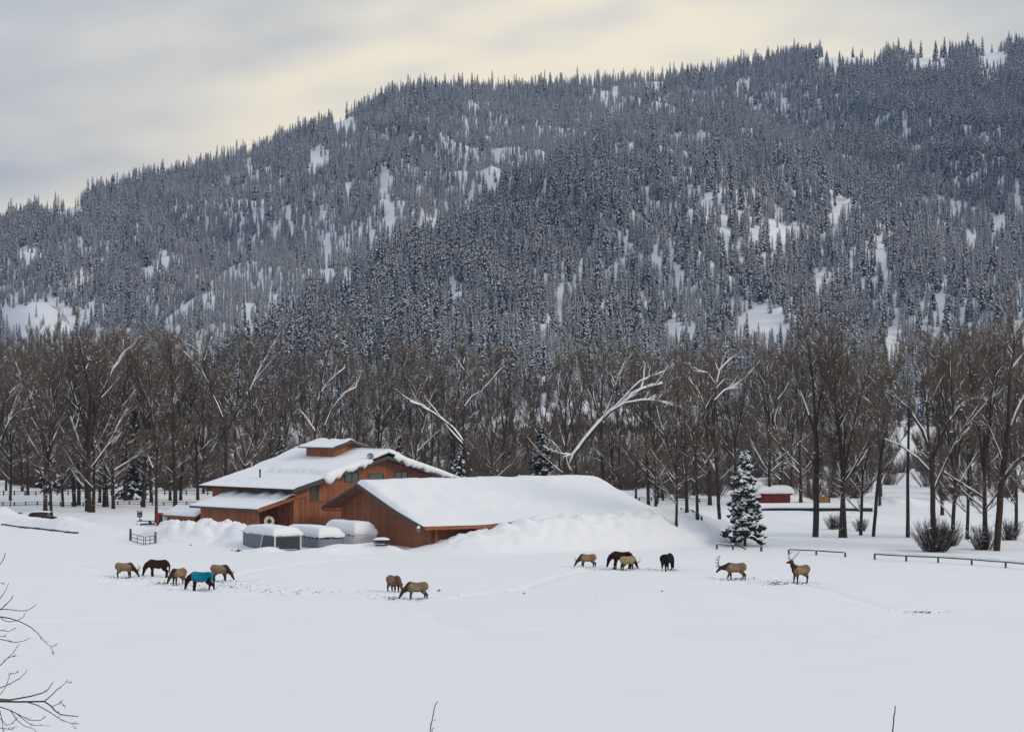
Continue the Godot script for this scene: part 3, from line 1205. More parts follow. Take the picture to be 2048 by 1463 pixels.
	cup.name = "cupola"
	root.add_child(cup)
	var near: Vector3 = P.call(0.0, 0.0, 0.0)
	# near corner of its box on the ridge line
	var kc := 5.6
	var bx := along(tip + w * kc, g, 667)
	var box_len := 4.5
	var box_wid := 3.9
	var top_y := 9.05
	board_wall("side_wall", cup, P.call(bx, kc, 0.0), w, -g, box_len, 6.6, func(_s): return top_y, M.old_boards, 51)
	board_wall("gable_wall", cup, P.call(bx + 0.15, kc, 0.0), g, -w, box_wid - 0.15, 6.6, func(s): return top_y + 0.24 * minf(s + 0.15, box_wid - s - 0.15), M.boards, 52)
	var cb := MB.new()
	cb.box(P.call(bx + box_wid, kc + box_len / 2, 8.0), Vector3(box_len - 0.3, 2.2, 0.12), Basis(w, Vector3.UP, g))
	cb.box(P.call(bx + box_wid / 2, kc + box_len, 8.0), Vector3(box_wid - 0.3, 2.2, 0.12), Basis(g, Vector3.UP, w))
	part("rear_wall", cb, M.wall_back, cup)
	var o0 := bx - 0.62
	var o1 := bx + box_wid + 0.62
	var k0 := kc - 0.65
	var k1 := kc + box_len + 0.65
	var mid := (o0 + o1) / 2
	var ey := top_y - 0.12
	var ry := ey + (mid - o0) * 0.26
	var cr := MB.new()
	slab(cr, [P.call(o0, k0, ey + 0.1), P.call(mid, k0, ry + 0.1), P.call(mid, k1, ry + 0.1), P.call(o0, k1, ey + 0.1)], 0.12)
	slab(cr, [P.call(mid, k0, ry + 0.1), P.call(o1, k0, ey + 0.1), P.call(o1, k1, ey + 0.1), P.call(mid, k1, ry + 0.1)], 0.12)
	part("roof", cr, M.roof, cup)
	for k in 2:
		var a: Vector3 = P.call(o0 if k == 0 else o1, k0 - 0.05, ey + 0.12)
		var b: Vector3 = P.call(mid, k0 - 0.05, ry + 0.12)
		var f := MB.new()
		var dn := Vector3(0, -0.24, 0)
		f.hexa([a + dn - w * 0.04, b + dn - w * 0.04, b + dn + w * 0.04, a + dn + w * 0.04, a - w * 0.04, b - w * 0.04, b + w * 0.04, a + w * 0.04])
		part("rake_board", f, M.fascia, cup)
	var thin := func(s: float, t: float) -> float: return (0.10 + 0.03 * n_lump.get_noise_2d(s * 9.0, t * 5.0)) * rounding(t * 3.0, 0.15) + (0.12 + 0.16 * n_lump.get_noise_2d(s * 7.0, 1.0)) * smoothstep(0.72, 1.0, t)
	put("roof_snow", roof_snow([P.call(o0, k0, ey + 0.1), P.call(o0, k1, ey + 0.1), P.call(mid, k1, ry + 0.1), P.call(mid, k0, ry + 0.1)], 30, 18, thin, 0.05), cup)
	put("roof_snow", roof_snow([P.call(o1, k0, ey + 0.1), P.call(o1, k1, ey + 0.1), P.call(mid, k1, ry + 0.1), P.call(mid, k0, ry + 0.1)], 30, 18, thin, 0.05), cup)
	# ---- whip antenna behind the cupola
	var an := MB.new()
	var ap: Vector3 = at_depth(624, 880, 266.0)
	an.tube(PackedVector3Array([ap + Vector3(0, -2.2, 0), ap, at_depth(624, 836, 266.0)]), PackedFloat32Array([0.03, 0.025, 0.015]), 5)
	part("antenna", an, M.grey_metal, root)
	# ---- satellite dish at the rake
	var dish := MB.new()
	var sd := along(tip, g, 737)
	var dc: Vector3 = P.call(sd, -0.25, height_at(P.call(sd, 0.0, 0.0), 912))
	var dn2 := Vector3(0.25, 0.28, 1).normalized()
	var dx := dn2.cross(Vector3.UP).normalized()
	var dy := dx.cross(dn2)
	for ring in 3:
		for k in 18:
			var a := TAU * k / 18.0
			var a2 := TAU * (k + 1) / 18.0
			var r0 := 0.38 * ring / 3.0
			var r1 := 0.38 * (ring + 1) / 3.0
			var f := func(r: float, an2: float) -> Vector3: return dc + dx * cos(an2) * r + dy * sin(an2) * r * 0.9 + dn2 * r * r * 0.6
			dish.quad(f.call(r0, a), f.call(r1, a), f.call(r1, a2), f.call(r0, a2))
	dish.bar(dc - dn2 * 0.02, dc + Vector3(0, -0.75, 0) - dn2 * 0.2, 0.05, 0.05)
	dish.bar(dc - dy * 0.3, dc + dn2 * 0.45, 0.03, 0.03)
	dish.box(dc + dn2 * 0.45, Vector3(0.08, 0.08, 0.1))
	part("satellite_dish", dish, M.grey_metal, root)
	# ---- vent pipe on the left slope
	var vp := MB.new()
	var vt := along(tip + w * 9.3, g, 520)
	var vb: Vector3 = P.call(vt, 9.3, line.call(clampf(vt, 0.5, 20.0)))
	vp.tube(PackedVector3Array([vb, vb + Vector3(0, 0.75, 0)]), PackedFloat32Array([0.09, 0.09]), 8)
	vp.tube(PackedVector3Array([vb + Vector3(0, 0.75, 0), vb + Vector3(0, 0.88, 0), vb + Vector3(0, 1.0, 0)]), PackedFloat32Array([0.13, 0.12, 0.02]), 8)
	part("vent_pipe", vp, M.fascia, root)
	# ---- lean-to along the left side
	var lean := Node3D.new()
	lean.name = "lean_to"
	root.add_child(lean)
	var lt: Vector3 = P.call(0.0, 1.0, 0.0)
	var ls := along(lt, g, 515)
	var lh := 3.05
	var ltop := along(lt, g, 615)
	var lty := 4.62
	var ll := along(lt + g * ls, w, 380)
	var L := func(s: float, k: float, y: float) -> Vector3:
		var p: Vector3 = lt + g * s + w * k
		p.y = y
		return p
	# the roof runs to the barn's wall under its eave
	var lend := minf(ltop, inset + 0.0) + 0.0
	var lendy := lh + (lty - lh) * (lend - ls) / (ltop - ls)
	var lr := MB.new()
	slab(lr, [L.call(ls, 0.0, lh), L.call(lend, 0.0, lendy), L.call(lend, ll, lendy), L.call(ls, ll, lh)], 0.14)
	part("roof", lr, M.roof, lean)
	var lf := MB.new()
	var dn3 := Vector3(0, -0.34, 0)
	var fa: Vector3 = L.call(ls, -0.06, lh)
	var fb: Vector3 = L.call(ltop, -0.06, lty)
	lf.hexa([fa + dn3 - w * 0.05, fb + dn3 - w * 0.05, fb + dn3 + w * 0.05, fa + dn3 + w * 0.05, fa - w * 0.05, fb - w * 0.05, fb + w * 0.05, fa + w * 0.05])
	part("rake_board", lf, M.soffit, lean)
	var le := MB.new()
	le.bar(L.call(ls - 0.05, 0.06, lh - 0.1), L.call(ls - 0.05, ll, lh - 0.1), 0.07, 0.2)
	part("eave_board", le, M.fascia, lean)
	var lslope := (lendy - lh) / (lend - ls)
	board_wall("side_wall", lean, L.call(ls + 0.8, 1.2, 0.0), w, -g, ll - 2.0, -0.6, func(_s): return lh + 0.8 * lslope - 0.2, M.boards, 61, 0.32)
	board_wall("front_wall", lean, L.call(ls + 0.95, 4.2, 0.0), g, -w, lend - ls - 0.95, -0.6, func(s): return lh + (s + 0.95) * lslope - 0.2, M.old_boards, 62)
	var pp := MB.new()
	pp.box(L.call(ls + 0.9, 1.1, 1.0), Vector3(0.24, 3.5, 0.24), Basis(w, Vector3.UP, g))
	part("post", pp, M.soffit, lean)
	for k in 2:
		var br := MB.new()
		var s := lerpf(ls, lend, 0.35 + 0.5 * k)
		br.bar(L.call(s, -0.02, lh + (s - ls) * lslope - 0.3), L.call(s, 4.0, lh + (s - ls) * lslope - 0.3), 0.14, 0.22)
		part("roof_beam", br, M.soffit, lean)
	var lsn := func(s: float, t: float) -> float:
		return 0.12 * rounding(t * 6.0, 0.2) + (0.10 + 0.40 * maxf(0.0, n_lump.get_noise_2d(s * 9.0, 4.0) + 0.25)) * smoothstep(0.68, 0.9, t) * rounding((1.0 - t) * 6.0, 0.3) + 0.10 * maxf(0.0, n_lump.get_noise_2d(s * 22.0, t * 10.0)) * smoothstep(0.5, 0.0, s)
	put("roof_snow", roof_snow([L.call(ls, -0.05, lh), L.call(ls, ll, lh), L.call(lend, ll, lendy), L.call(lend, -0.05, lendy)], 70, 30, lsn, 0.07), lean)
	# ---- small low shed roof at the far left end
	var sh := Node3D.new()
	sh.name = "low_shed"
	root.add_child(sh)
	var st: Vector3 = at_depth(390, 1033, 254.0)
	var sl := along(st, w, 326)
	var sg := along(st, g, 416)
	var sy := height_at(st, 1033)
	var sy2 := height_at(st + g * sg, 1017)
	var S := func(s: float, k: float, y: float) -> Vector3:
		var p: Vector3 = st + g * s + w * k
		p.y = y
		return p
	var sr := MB.new()
	slab(sr, [S.call(0.0, 0.0, sy), S.call(sg, 0.0, sy2), S.call(sg, sl, sy2), S.call(0.0, sl, sy)], 0.2)
	part("roof", sr, M.soffit, sh)
	board_wall("side_wall", sh, S.call(0.35, 0.5, 0.0), w, -g, sl - 0.8, -0.6, func(_s): return sy - 0.1, M.old_boards, 66)
	board_wall("front_wall", sh, S.call(0.5, 0.5, 0.0), g, -w, sg - 0.5, -0.6, func(s): return sy - 0.12 + (sy2 - sy) * (s + 0.5) / sg, M.old_boards, 67)
	var ssn := func(s: float, t: float) -> float: return 0.30 * rounding(t * 4.0, 0.7) * rounding(s * sl, 0.3) * rounding((1.0 - s) * sl, 0.5) + 0.03
	put("roof_snow", roof_snow([S.call(0.0, -0.05, sy), S.call(0.0, sl, sy), S.call(sg, sl, sy2), S.call(sg, -0.05, sy2)], 30, 16, ssn, 0.08), sh)
	# ---- cream drum by the porch
	var dr := thing("cable_drum", "cream round drum standing on edge by the barn porch", "drum", Vector3.ZERO)
	var cc := at_depth(538, 1042, 243.0)
	var ax := Vector3(0.25, 0, 1).normalized()
	var rx := ax.cross(Vector3.UP).normalized()
	for side in 2:
		var fl := MB.new()
		var z0 := ax * (0.0 if side == 0 else -0.62)
		var m := 26
		for k in m:
			var a := TAU * k / m
			var b := TAU * (k + 1) / m
			var e := func(r: float, an3: float, t: float) -> Vector3: return cc + z0 + ax * t + rx * cos(an3) * r + Vector3(0, sin(an3) * r, 0)
			fl.hexa([e.call(0.24, a, 0.0), e.call(0.52, a, 0.0), e.call(0.52, b, 0.0), e.call(0.24, b, 0.0), e.call(0.24, a, 0.1), e.call(0.52, a, 0.1), e.call(0.52, b, 0.1), e.call(0.24, b, 0.1)])
		part("flange", fl, M.cream if side == 0 else M.post, dr)
	var hb := MB.new()
	hb.tube(PackedVector3Array([cc - ax * 0.6, cc - ax * 0.1, cc + ax * 0.01]), PackedFloat32Array([0.34, 0.34, 0.30]), 16)
	part("hub", hb, M.dark_metal, dr)
	var bolt := MB.new()
	bolt.tube(PackedVector3Array([cc + Vector3(0, 0.38, 0) + ax * 0.08, cc + Vector3(0, 0.38, 0) + ax * 0.13]), PackedFloat32Array([0.07, 0.07]), 8)
	part("bolt", bolt, M.slot, dr)
	var stand := MB.new()
	stand.box(Vector3(cc.x, (cc.y - 0.5 - 0.6) / 2, cc.z) - ax * 0.3, Vector3(0.9, cc.y - 0.5 + 0.6, 0.5), Basis(rx, Vector3.UP, ax))
	part("stand", stand, M.post, dr)

# ---------------------------------------------------------------- stock trailers under snow
func snow_cap(b: MB, o: Vector3, a: Vector3, c: Vector3, la: float, lc: float, y: float, thick: float, droop: float, seed_: float):
	# domed slab over a roof la x lc, corner o, sides along a and c; sags over the c = 0 end and the a = 0 side
	var na := 26
	var nc := 16
	var rows := []
	for j in nc + 5:
		var row := PackedVector3Array()
		for i in na + 5:
			var s := clampf((i - 2.0) / na, 0.0, 1.0)
			var t := clampf((j - 2.0) / nc, 0.0, 1.0)
			var e := rounding(s * la, minf(0.9, la * 0.4)) * rounding((1.0 - s) * la, minf(0.9, la * 0.4))
			var f := rounding(t * lc, minf(0.65, lc * 0.4)) * rounding((1.0 - t) * lc, minf(0.65, lc * 0.4))
			var h := thick * (0.34 + 0.66 * e * f) * (1.0 + 0.10 * n_low.get_noise_2d(s * 60.0 + seed_, t * 40.0))
			var p := o + a * (s * la) + c * (t * lc)
			p.y = y + h
			var ring_i := mini(i, na + 4 - i)
			var ring_j := mini(j, nc + 4 - j)
			var ring := mini(ring_i, ring_j)
			if ring < 2:
				var sag := droop * (0.5 + 0.9 * absf(n_lump.get_noise_2d(p.x * 0.8 + seed_, p.z * 0.8)))
				var push := 0.16 if ring == 1 else 0.02
				p.y = y + (h * 0.45 - sag * 0.35 if ring == 1 else -sag)
				if i < 2: p -= a * push
				if i > na + 2: p += a * push
				if j < 2: p -= c * push
				if j > nc + 2: p += c * push
			row.push_back(p)
		rows.push_back(row)
	var mid := o + a * la * 0.5 + c * lc * 0.5
	mid.y = y - 0.2
	for j in nc + 4:
		for i in na + 4:
			b.out_tri(rows[j][i], rows[j][i + 1], rows[j + 1][i + 1], mid)
			b.out_tri(rows[j][i], rows[j + 1][i + 1], rows[j + 1][i], mid)

func smooth_mesh(b: MB, m: Material) -> ArrayMesh:
	var st := SurfaceTool.new()
	st.begin(Mesh.PRIMITIVE_TRIANGLES)
	st.set_smooth_group(0)
	for p in b.v:
		st.add_vertex(p)
	st.generate_normals()
	st.index()
	st.set_material(m)
	return st.commit()

func build_trailers():
	var th := deg_to_rad(60.0)
	var a := Vector3(-cos(th), 0, -sin(th))     # along the side, away to the left
	var c := Vector3(sin(th), 0, -cos(th))      # along the end, to the right
	var bs := Basis(a, Vector3.UP, c)
	# near corner px, py of the snow there, side length, end width, height above the snow, thickness of snow
	var specs := [
		["grey_trailer", "enclosed grey trailer with dark rear ramp and pale slanted trim, thick snow on top", 547, 1101, 7.2, 2.9, 1.46, 0.72, 0.14],
		["stock_trailer", "grey slatted stock trailer with narrow air slots between two snow capped trailers", 637, 1096, 7.8, 2.65, 1.16, 0.80, 0.2],
		["stock_trailer", "white stock trailer under the tallest snow cap beside the barn wall", 709, 1093, 6.8, 2.35, 1.35, 1.0, 0.3]]
	for k in 3:
		var q: Array = specs[k]
		var o := on_y(q[2], q[3], 0.0)
		var la: float = q[4]
		var lc: float = q[5]
		var h: float = q[6]
		var root := thing(q[0], q[1], "trailer", Vector3.ZERO, 0.0)
		var foot := -0.55
		var body := MB.new()
		var mid := o + a * la / 2 + c * lc / 2
		body.box(Vector3(mid.x, (h + foot) / 2, mid.z), Vector3(la, h - foot, lc), bs)
		var bm: Material = M.trailer_grey if k == 0 else (M.grey_metal if k == 1 else M.white_paint)
		part("body", body, bm, root)
		if k == 0:
			# side: dark raked panel, pale trim, corner post
			var s0 := 0.15
			var dk := MB.new()
			var f := func(s: float, y: float, t: float) -> Vector3: return o + a * s - c * t + Vector3(0, y, 0)
			dk.hexa([f.call(s0, foot, 0.0), f.call(3.35, foot, 0.0), f.call(3.35, foot, 0.03), f.call(s0, foot, 0.03), f.call(s0, h - 0.12, 0.0), f.call(2.35, h - 0.12, 0.0), f.call(2.35, h - 0.12, 0.03), f.call(s0, h - 0.12, 0.03)])
			part("side_panel", dk, M.trailer_dark, root)
			var tr := MB.new()
			tr.bar(f.call(3.36, foot, 0.035), f.call(2.36, h - 0.1, 0.035), 0.05, 0.16)
			part("slanted_trim", tr, M.white_paint, root)
			var sr := MB.new()
			sr.bar(f.call(0.0, h - 0.05, 0.03), f.call(la, h - 0.05, 0.03), 0.05, 0.1)
			part("roof_rail", sr, M.grey_metal, root)
			var dr := MB.new()
			var e := func(t: float, y: float, out_: float) -> Vector3: return o + c * t - a * out_ + Vector3(0, y, 0)
			dr.hexa([e.call(0.2, foot, 0.0), e.call(lc - 0.2, foot, 0.0), e.call(lc - 0.2, foot, 0.04), e.call(0.2, foot, 0.04), e.call(0.2, h - 0.2, 0.0), e.call(lc - 0.2, h - 0.2, 0.0), e.call(lc - 0.2, h - 0.2, 0.04), e.call(0.2, h - 0.2, 0.04)])
			var door := part("rear_door", dr, M.trailer_dark, root)
			for x in [0.12, lc - 0.12]:
				var post := MB.new()
				post.bar(e.call(x, foot, 0.05), e.call(x, h - 0.04, 0.05), 0.14, 0.06)
				part("door_post", post, M.white_paint, root)
			var head := MB.new()
			head.bar(e.call(0.2, h - 0.12, 0.055), e.call(lc - 0.2, h - 0.12, 0.055), 0.06, 0.13)
			part("door_header", head, M.grey_metal, root)
			var lat := MB.new()
			lat.box(e.call(0.42, 0.28, 0.06), Vector3(0.04, 0.16, 0.1), bs)
			lat.bar(e.call(0.4, 0.1, 0.05), e.call(lc - 0.6, 0.06, 0.25), 0.2, 0.06)
			part("latch", lat, M.white_paint, door)
		else:
			var n := 6
			for i in n:
				var sl := MB.new()
				sl.box(o + a * (0.45 + i * (la - 0.9) / (n - 1) * 0.62) - c * 0.008 + Vector3(0, h - 0.24, 0), Vector3(0.42, 0.17 if k == 1 else 0.26, 0.02), bs)
				part("air_slot", sl, M.slot, root)
			if k == 2:
				for i in 4:
					var sl := MB.new()
					sl.box(o + a * (0.6 + i * 0.7) - c * 0.008 + Vector3(0, h - 0.02, 0), Vector3(0.42, 0.12, 0.02), bs)
					part("air_slot", sl, M.slot, root)
			for i in (2 if k == 1 else 1):
				var es := MB.new()
				if k == 1:
					es.box(o + c * (lc * (0.27 + 0.46 * i)) - a * 0.008 + Vector3(0, h - 0.24, 0), Vector3(0.02, 0.15, lc * 0.4), bs)
					part("air_slot", es, M.slot, root)
			var ribs := MB.new()
			for i in 13:
				ribs.box(o + a * (la * i / 12.0) - c * 0.02 + Vector3(0, (h + foot) / 2 - 0.2, 0), Vector3(0.05, h - foot - 0.4, 0.03), bs)
			part("side_ribs", ribs, bm, root)
			for x in [0.05, lc - 0.05]:
				var post := MB.new()
				post.bar(o + c * x - a * 0.03 + Vector3(0, foot, 0), o + c * x - a * 0.03 + Vector3(0, h, 0), 0.1, 0.05)
				part("door_post", post, M.off_white if k == 2 else M.grey_metal, root)
			var dr := MB.new()
			dr.box(o + c * lc * 0.5 - a * 0.016 + Vector3(0, (h + foot) / 2 - 0.2, 0), Vector3(0.03, h - foot - 0.5, lc - 0.3), bs)
			var door := part("rear_door", dr, M.off_white if k == 2 else M.grey_metal, root)
			for i in 5:
				var rb := MB.new()
				rb.box(o + c * (0.25 + (lc - 0.5) * i / 4.0) - a * 0.035 + Vector3(0, (h + foot) / 2 - 0.2, 0), Vector3(0.03, h - foot - 0.5, 0.05), bs)
				part("door_rib", rb, M.off_white if k == 2 else M.grey_metal, door)
		for x in [la * 0.45, la * 0.6]:
			var wh := MB.new()
			wh.tube(PackedVector3Array([o + a * x - c * 0.06 + Vector3(0, foot + 0.1, 0), o + a * x + c * 0.15 + Vector3(0, foot + 0.1, 0)]), PackedFloat32Array([0.36, 0.36]), 14)
			part("wheel", wh, M.rubber, root)
		var cap := MB.new()
		snow_cap(cap, o - a * 0.05, a, c, la + 0.05, lc, h, q[7], q[8], k * 13.0)
		put("snow_cap", smooth_mesh(cap, M.snow), root)

# ================================================================ cottonwoods
# W wood, T twigs, S snow; grown limb by limb
class Grower:
	var W := MB.new()
	var T := MB.new()
	var S := MB.new()
	var r := RandomNumberGenerator.new()
	var snowy := 1.0          # how much snow lies on the limbs
	var twig_r := 0.0125

	func snow_strip(pts: PackedVector3Array, rad: PackedFloat32Array, thick: float):
		# a ridge of snow along the upper side of a limb, broken where it is steep
		var k := pts.size()
		var hp := PackedFloat32Array()
		var on := true
		for i in k:
			var d := (pts[mini(i + 1, k - 1)] - pts[maxi(i - 1, 0)]).normalized()
			var flat := 1.0 - absf(d.y)
			on = r.randf() < snowy * (0.34 + 1.1 * flat) and flat > 0.07
			if rad[i] < 0.022 and r.randf() > 0.3:
				on = false
			hp.push_back(thick * (0.35 + 0.9 * flat) * r.randf_range(0.6, 1.25) * clampf(snowy, 0.8, 1.7) if on else 0.0)
		for i in k - 1:
			if hp[i] <= 0.0 and hp[i + 1] <= 0.0:
				continue
			var d := pts[i + 1] - pts[i]
			if d.length() < 0.01:
				continue
			d = d.normalized()
			var side := d.cross(Vector3.UP).normalized()
			var up := side.cross(d).normalized()
			if up.y < 0.0:
				up = -up
			var q := []
			for e in 3:
				var f := e * 0.5
				var c := pts[i].lerp(pts[i + 1], f) + side * r.randf_range(-0.3, 0.3) * rad[i] * 0.4
				var rr := lerpf(rad[i], rad[i + 1], f) * 0.95
				var h := lerpf(hp[i], hp[i + 1], f) * (r.randf_range(0.8, 1.25) if e == 1 else 1.0)
				var w := rr + minf(h, 0.12) * 0.25
				q.push_back(c - side * w + up * rr * 0.3)
				q.push_back(c - side * w * 0.55 + up * (rr + h * 0.8))
				q.push_back(c + side * w * 0.55 + up * (rr + h * 0.8))
				q.push_back(c + side * w + up * rr * 0.3)
			for e in 2:
				for m in 3:
					var o: int = e * 4 + m
					S.quad(q[o], q[o + 4], q[o + 5], q[o + 1])

	func limb(p: Vector3, dir: Vector3, ln: float, r0: float, r1: float, seg: int, sides: int, wig: float, up: float) -> PackedVector3Array:
		var pts := PackedVector3Array([p])
		var rad := PackedFloat32Array([r0])
		var d := dir.normalized()
		for i in seg:
			d = (d + Vector3(r.randf_range(-1, 1), r.randf_range(-0.6, 0.6), r.randf_range(-1, 1)) * wig + Vector3(0, up, 0)).normalized()
			p += d * ln / seg
			pts.push_back(p)
			rad.push_back(lerpf(r0, r1, (i + 1.0) / seg))
		W.tube(pts, rad, sides, false)
		snow_strip(pts, rad, minf(0.06 + 1.0 * r0, 0.28))
		return pts

	func twigs(pts: PackedVector3Array, n: int, ln: float, from: float):
		var k := pts.size() - 1
		for i in n:
			var f := lerpf(from, 1.0, r.randf()) * k
			var j := mini(int(f), k - 1)
			var p := pts[j].lerp(pts[j + 1], f - j)
			var d := (pts[j + 1] - pts[j]).normalized()
			d = (d * 0.75 + Vector3(r.randf_range(-1, 1), r.randf_range(0.0, 1.0), r.randf_range(-1, 1)) * 0.75).normalized()
			T.spike(p, p + d * ln * r.randf_range(0.5, 1.25), twig_r)
			if r.randf() < 0.022 * snowy:
				var q := r.randf_range(0.03, 0.10)
				S.blob(p + d * ln * 0.2, Vector3(q * r.randf_range(0.8, 2.6), q, q * r.randf_range(0.8, 2.2)))

	func branch(p: Vector3, d: Vector3, ln: float, r0: float, dense: float):
		# second order: side shoots and their twigs
		var pts := limb(p, d, ln, r0, r0 * 0.3, 4, 4, 0.16, 0.07)
		var k := pts.size() - 1
		for i in int(4 * dense) + r.randi() % 3:
			var f := r.randf_range(0.25, 1.0) * k
			var j := mini(int(f), k - 1)
			var q := pts[j].lerp(pts[j + 1], f - j)
			var e := (pts[j + 1] - pts[j]).normalized()
			e = (e + Vector3(r.randf_range(-1, 1), r.randf_range(-0.1, 0.9), r.randf_range(-1, 1)) * 0.7).normalized()
			var sub := limb(q, e, ln * r.randf_range(0.28, 0.5), r0 * 0.42, 0.012, 3, 3, 0.18, 0.08)
			twigs(sub, int(25 * dense), 0.95, 0.05)
		twigs(pts, int(20 * dense), 1.0, 0.15)

	func leader(p: Vector3, d: Vector3, ln: float, r0: float, n: int, dense: float, wig := 0.09, up := 0.05):
		var pts := limb(p, d, ln, r0, r0 * 0.22, 7, 5, wig, up)
		var k := pts.size() - 1
		for i in n:
			var f := lerpf(0.22, 1.0, (i + r.randf()) / n) * k
			var j := mini(int(f), k - 1)
			var q := pts[j].lerp(pts[j + 1], f - j)
			var e := (pts[j + 1] - pts[j]).normalized()
			e = (e + Vector3(r.randf_range(-1, 1), r.randf_range(-0.15, 0.45), r.randf_range(-1, 1)).normalized() * 0.72).normalized()
			var here := lerpf(r0, r0 * 0.22, f / k)
			branch(q, e, ln * r.randf_range(0.22, 0.36) * (1.15 - 0.4 * f / k), here * 0.55, dense)
		twigs(pts, int(10 * dense), 1.0, 0.6)

	func cottonwood(seed_: int, h: float, spread: float, dense: float):
		r.seed = seed_
		var r0 := h * 0.0118 * r.randf_range(0.85, 1.2)
		var bole := h * r.randf_range(0.28, 0.42)
		var lean := Vector3(r.randf_range(-0.09, 0.09), 1, r.randf_range(-0.09, 0.09))
		var base := Vector3(0, -0.8, 0)
		W.tube(PackedVector3Array([base, Vector3(0, 0.0, 0), Vector3(0, 0.7, 0)]), PackedFloat32Array([r0 * 1.35, r0 * 1.2, r0]), 8, false)
		var tr := limb(Vector3(0, 0.7, 0), lean, bole, r0, r0 * 0.72, 6, 8, 0.035, 0.02)
		var top := tr[tr.size() - 1]
		var n := 2 + r.randi() % 3
		var a0 := r.randf() * TAU
		for i in n:
			var a := a0 + TAU * i / n + r.randf_range(-0.4, 0.4)
			var sp := spread * r.randf_range(0.5, 1.2)
			leader(top, Vector3(cos(a) * sp, 1, sin(a) * sp), (h - bole) * r.randf_range(0.82, 1.0), r0 * 0.6, 9, dense)
		for i in 2 + r.randi() % 3:
			# side limbs lower down
			var f := r.randf_range(0.45, 0.95)
			var q := tr[int(f * (tr.size() - 1))]
			var a := r.randf() * TAU
			leader(q, Vector3(cos(a), r.randf_range(0.6, 1.3), sin(a)), h * r.randf_range(0.25, 0.4), r0 * 0.4, 6, dense)
		# shoots low on the bole
		for i in 5:
			var f := r.randf_range(0.3, 0.99) * (tr.size() - 1)
			var j := mini(int(f), tr.size() - 2)
			var a := r.randf() * TAU
			branch(tr[j].lerp(tr[j + 1], f - j), Vector3(cos(a), r.randf_range(0.1, 0.9), sin(a)), r.randf_range(1.6, 3.4), 0.045, dense)
		# dead stubs and snow lodged in the bark
		for i in 22:
			var f := r.randf() * (tr.size() - 1.01)
			var j := int(f)
			var q := tr[j].lerp(tr[j + 1], f - j)
			var a := r.randf() * TAU
			var e := Vector3(cos(a), r.randf_range(-0.2, 0.5), sin(a))
			if r.randf() < 0.5:
				W.spike(q, q + e * r.randf_range(0.5, 1.6), 0.035)
			S.blob(q + e * r0 * 0.9, Vector3(0.10, 0.09, 0.10) * r.randf_range(0.6, 1.5) * snowy)

func tree_node(g: Grower, called: String, label: String, group: String, at: Vector3, wood: Material, twig: Material) -> Node3D:
	var o := thing(called, label, "tree", at, 0.0, group)
	o.set_meta("base_name", called)
	part("trunk", g.W, wood, o)
	part("crown", g.T, twig, o)
	if g.S.v.size() > 0:
		part("snow", g.S, M.snow, o)
	return o

# a tree whose main stems were read off the photograph: pixel paths in the plane of its foot, swung in depth as they rise
func traced_tree(foot: Array, stems: Array, seed_: int, label: String, dense: float, snowy_: float, called := "cottonwood_tree") -> Node3D:
	var at := behind_bank(foot[0], foot[1])
	var d := -at.z
	var g := Grower.new()
	g.r.seed = seed_
	g.snowy = snowy_
	for st in stems:
		# st: [r0, r1, branches, swing, [px, py, ...]]
		var path: Array = st[4]
		var pts := PackedVector3Array()
		var rad := PackedFloat32Array()
		var n := path.size() / 2
		for i in n:
			var e := float(i) / maxi(1, n - 1)
			var p := at_depth(path[i * 2], path[i * 2 + 1], d + st[3] * e * e) - at
			if i == 0 and st == stems[0]:
				p = Vector3(0, -0.8, 0)
			pts.push_back(p)
			rad.push_back(lerpf(st[0], st[1], e) * 0.70)
		# finer steps
		var fp := PackedVector3Array()
		var fr := PackedFloat32Array()
		for i in pts.size() - 1:
			var m := maxi(1, int(pts[i].distance_to(pts[i + 1]) / 1.1))
			for k in m:
				var e := float(k) / m
				var jit := Vector3(g.r.randf_range(-1, 1), g.r.randf_range(-1, 1), g.r.randf_range(-1, 1)) * 0.05
				fp.push_back(pts[i].cubic_interpolate(pts[i + 1], pts[maxi(i - 1, 0)], pts[mini(i + 2, pts.size() - 1)], e) + (jit if k > 0 else Vector3.ZERO))
				fr.push_back(lerpf(rad[i], rad[i + 1], e))
		fp.push_back(pts[pts.size() - 1])
		fr.push_back(rad[rad.size() - 1])
		g.W.tube(fp, fr, 7, false)
		g.snow_strip(fp, fr, 0.07 + 0.26 * st[0])
		var k := fp.size() - 1
		for i in int(st[2]):
			var f := lerpf(0.4, 1.0, (i + g.r.randf()) / st[2]) * k
			var j := mini(int(f), k - 1)
			var q := fp[j].lerp(fp[j + 1], f - j)
			var e := (fp[j + 1] - fp[j]).normalized()
			e = (e + Vector3(g.r.randf_range(-1, 1), g.r.randf_range(-0.1, 0.6), g.r.randf_range(-1, 1)).normalized() * 0.8).normalized()
			g.branch(q, e, g.r.randf_range(1.8, 4.2), maxf(0.03, lerpf(st[0], st[1], f / k) * 0.45), dense)
		g.twigs(fp, int(14 * dense), 1.0, 0.5)
	return tree_node(g, called, label, "", at, M.bark, M.twig)

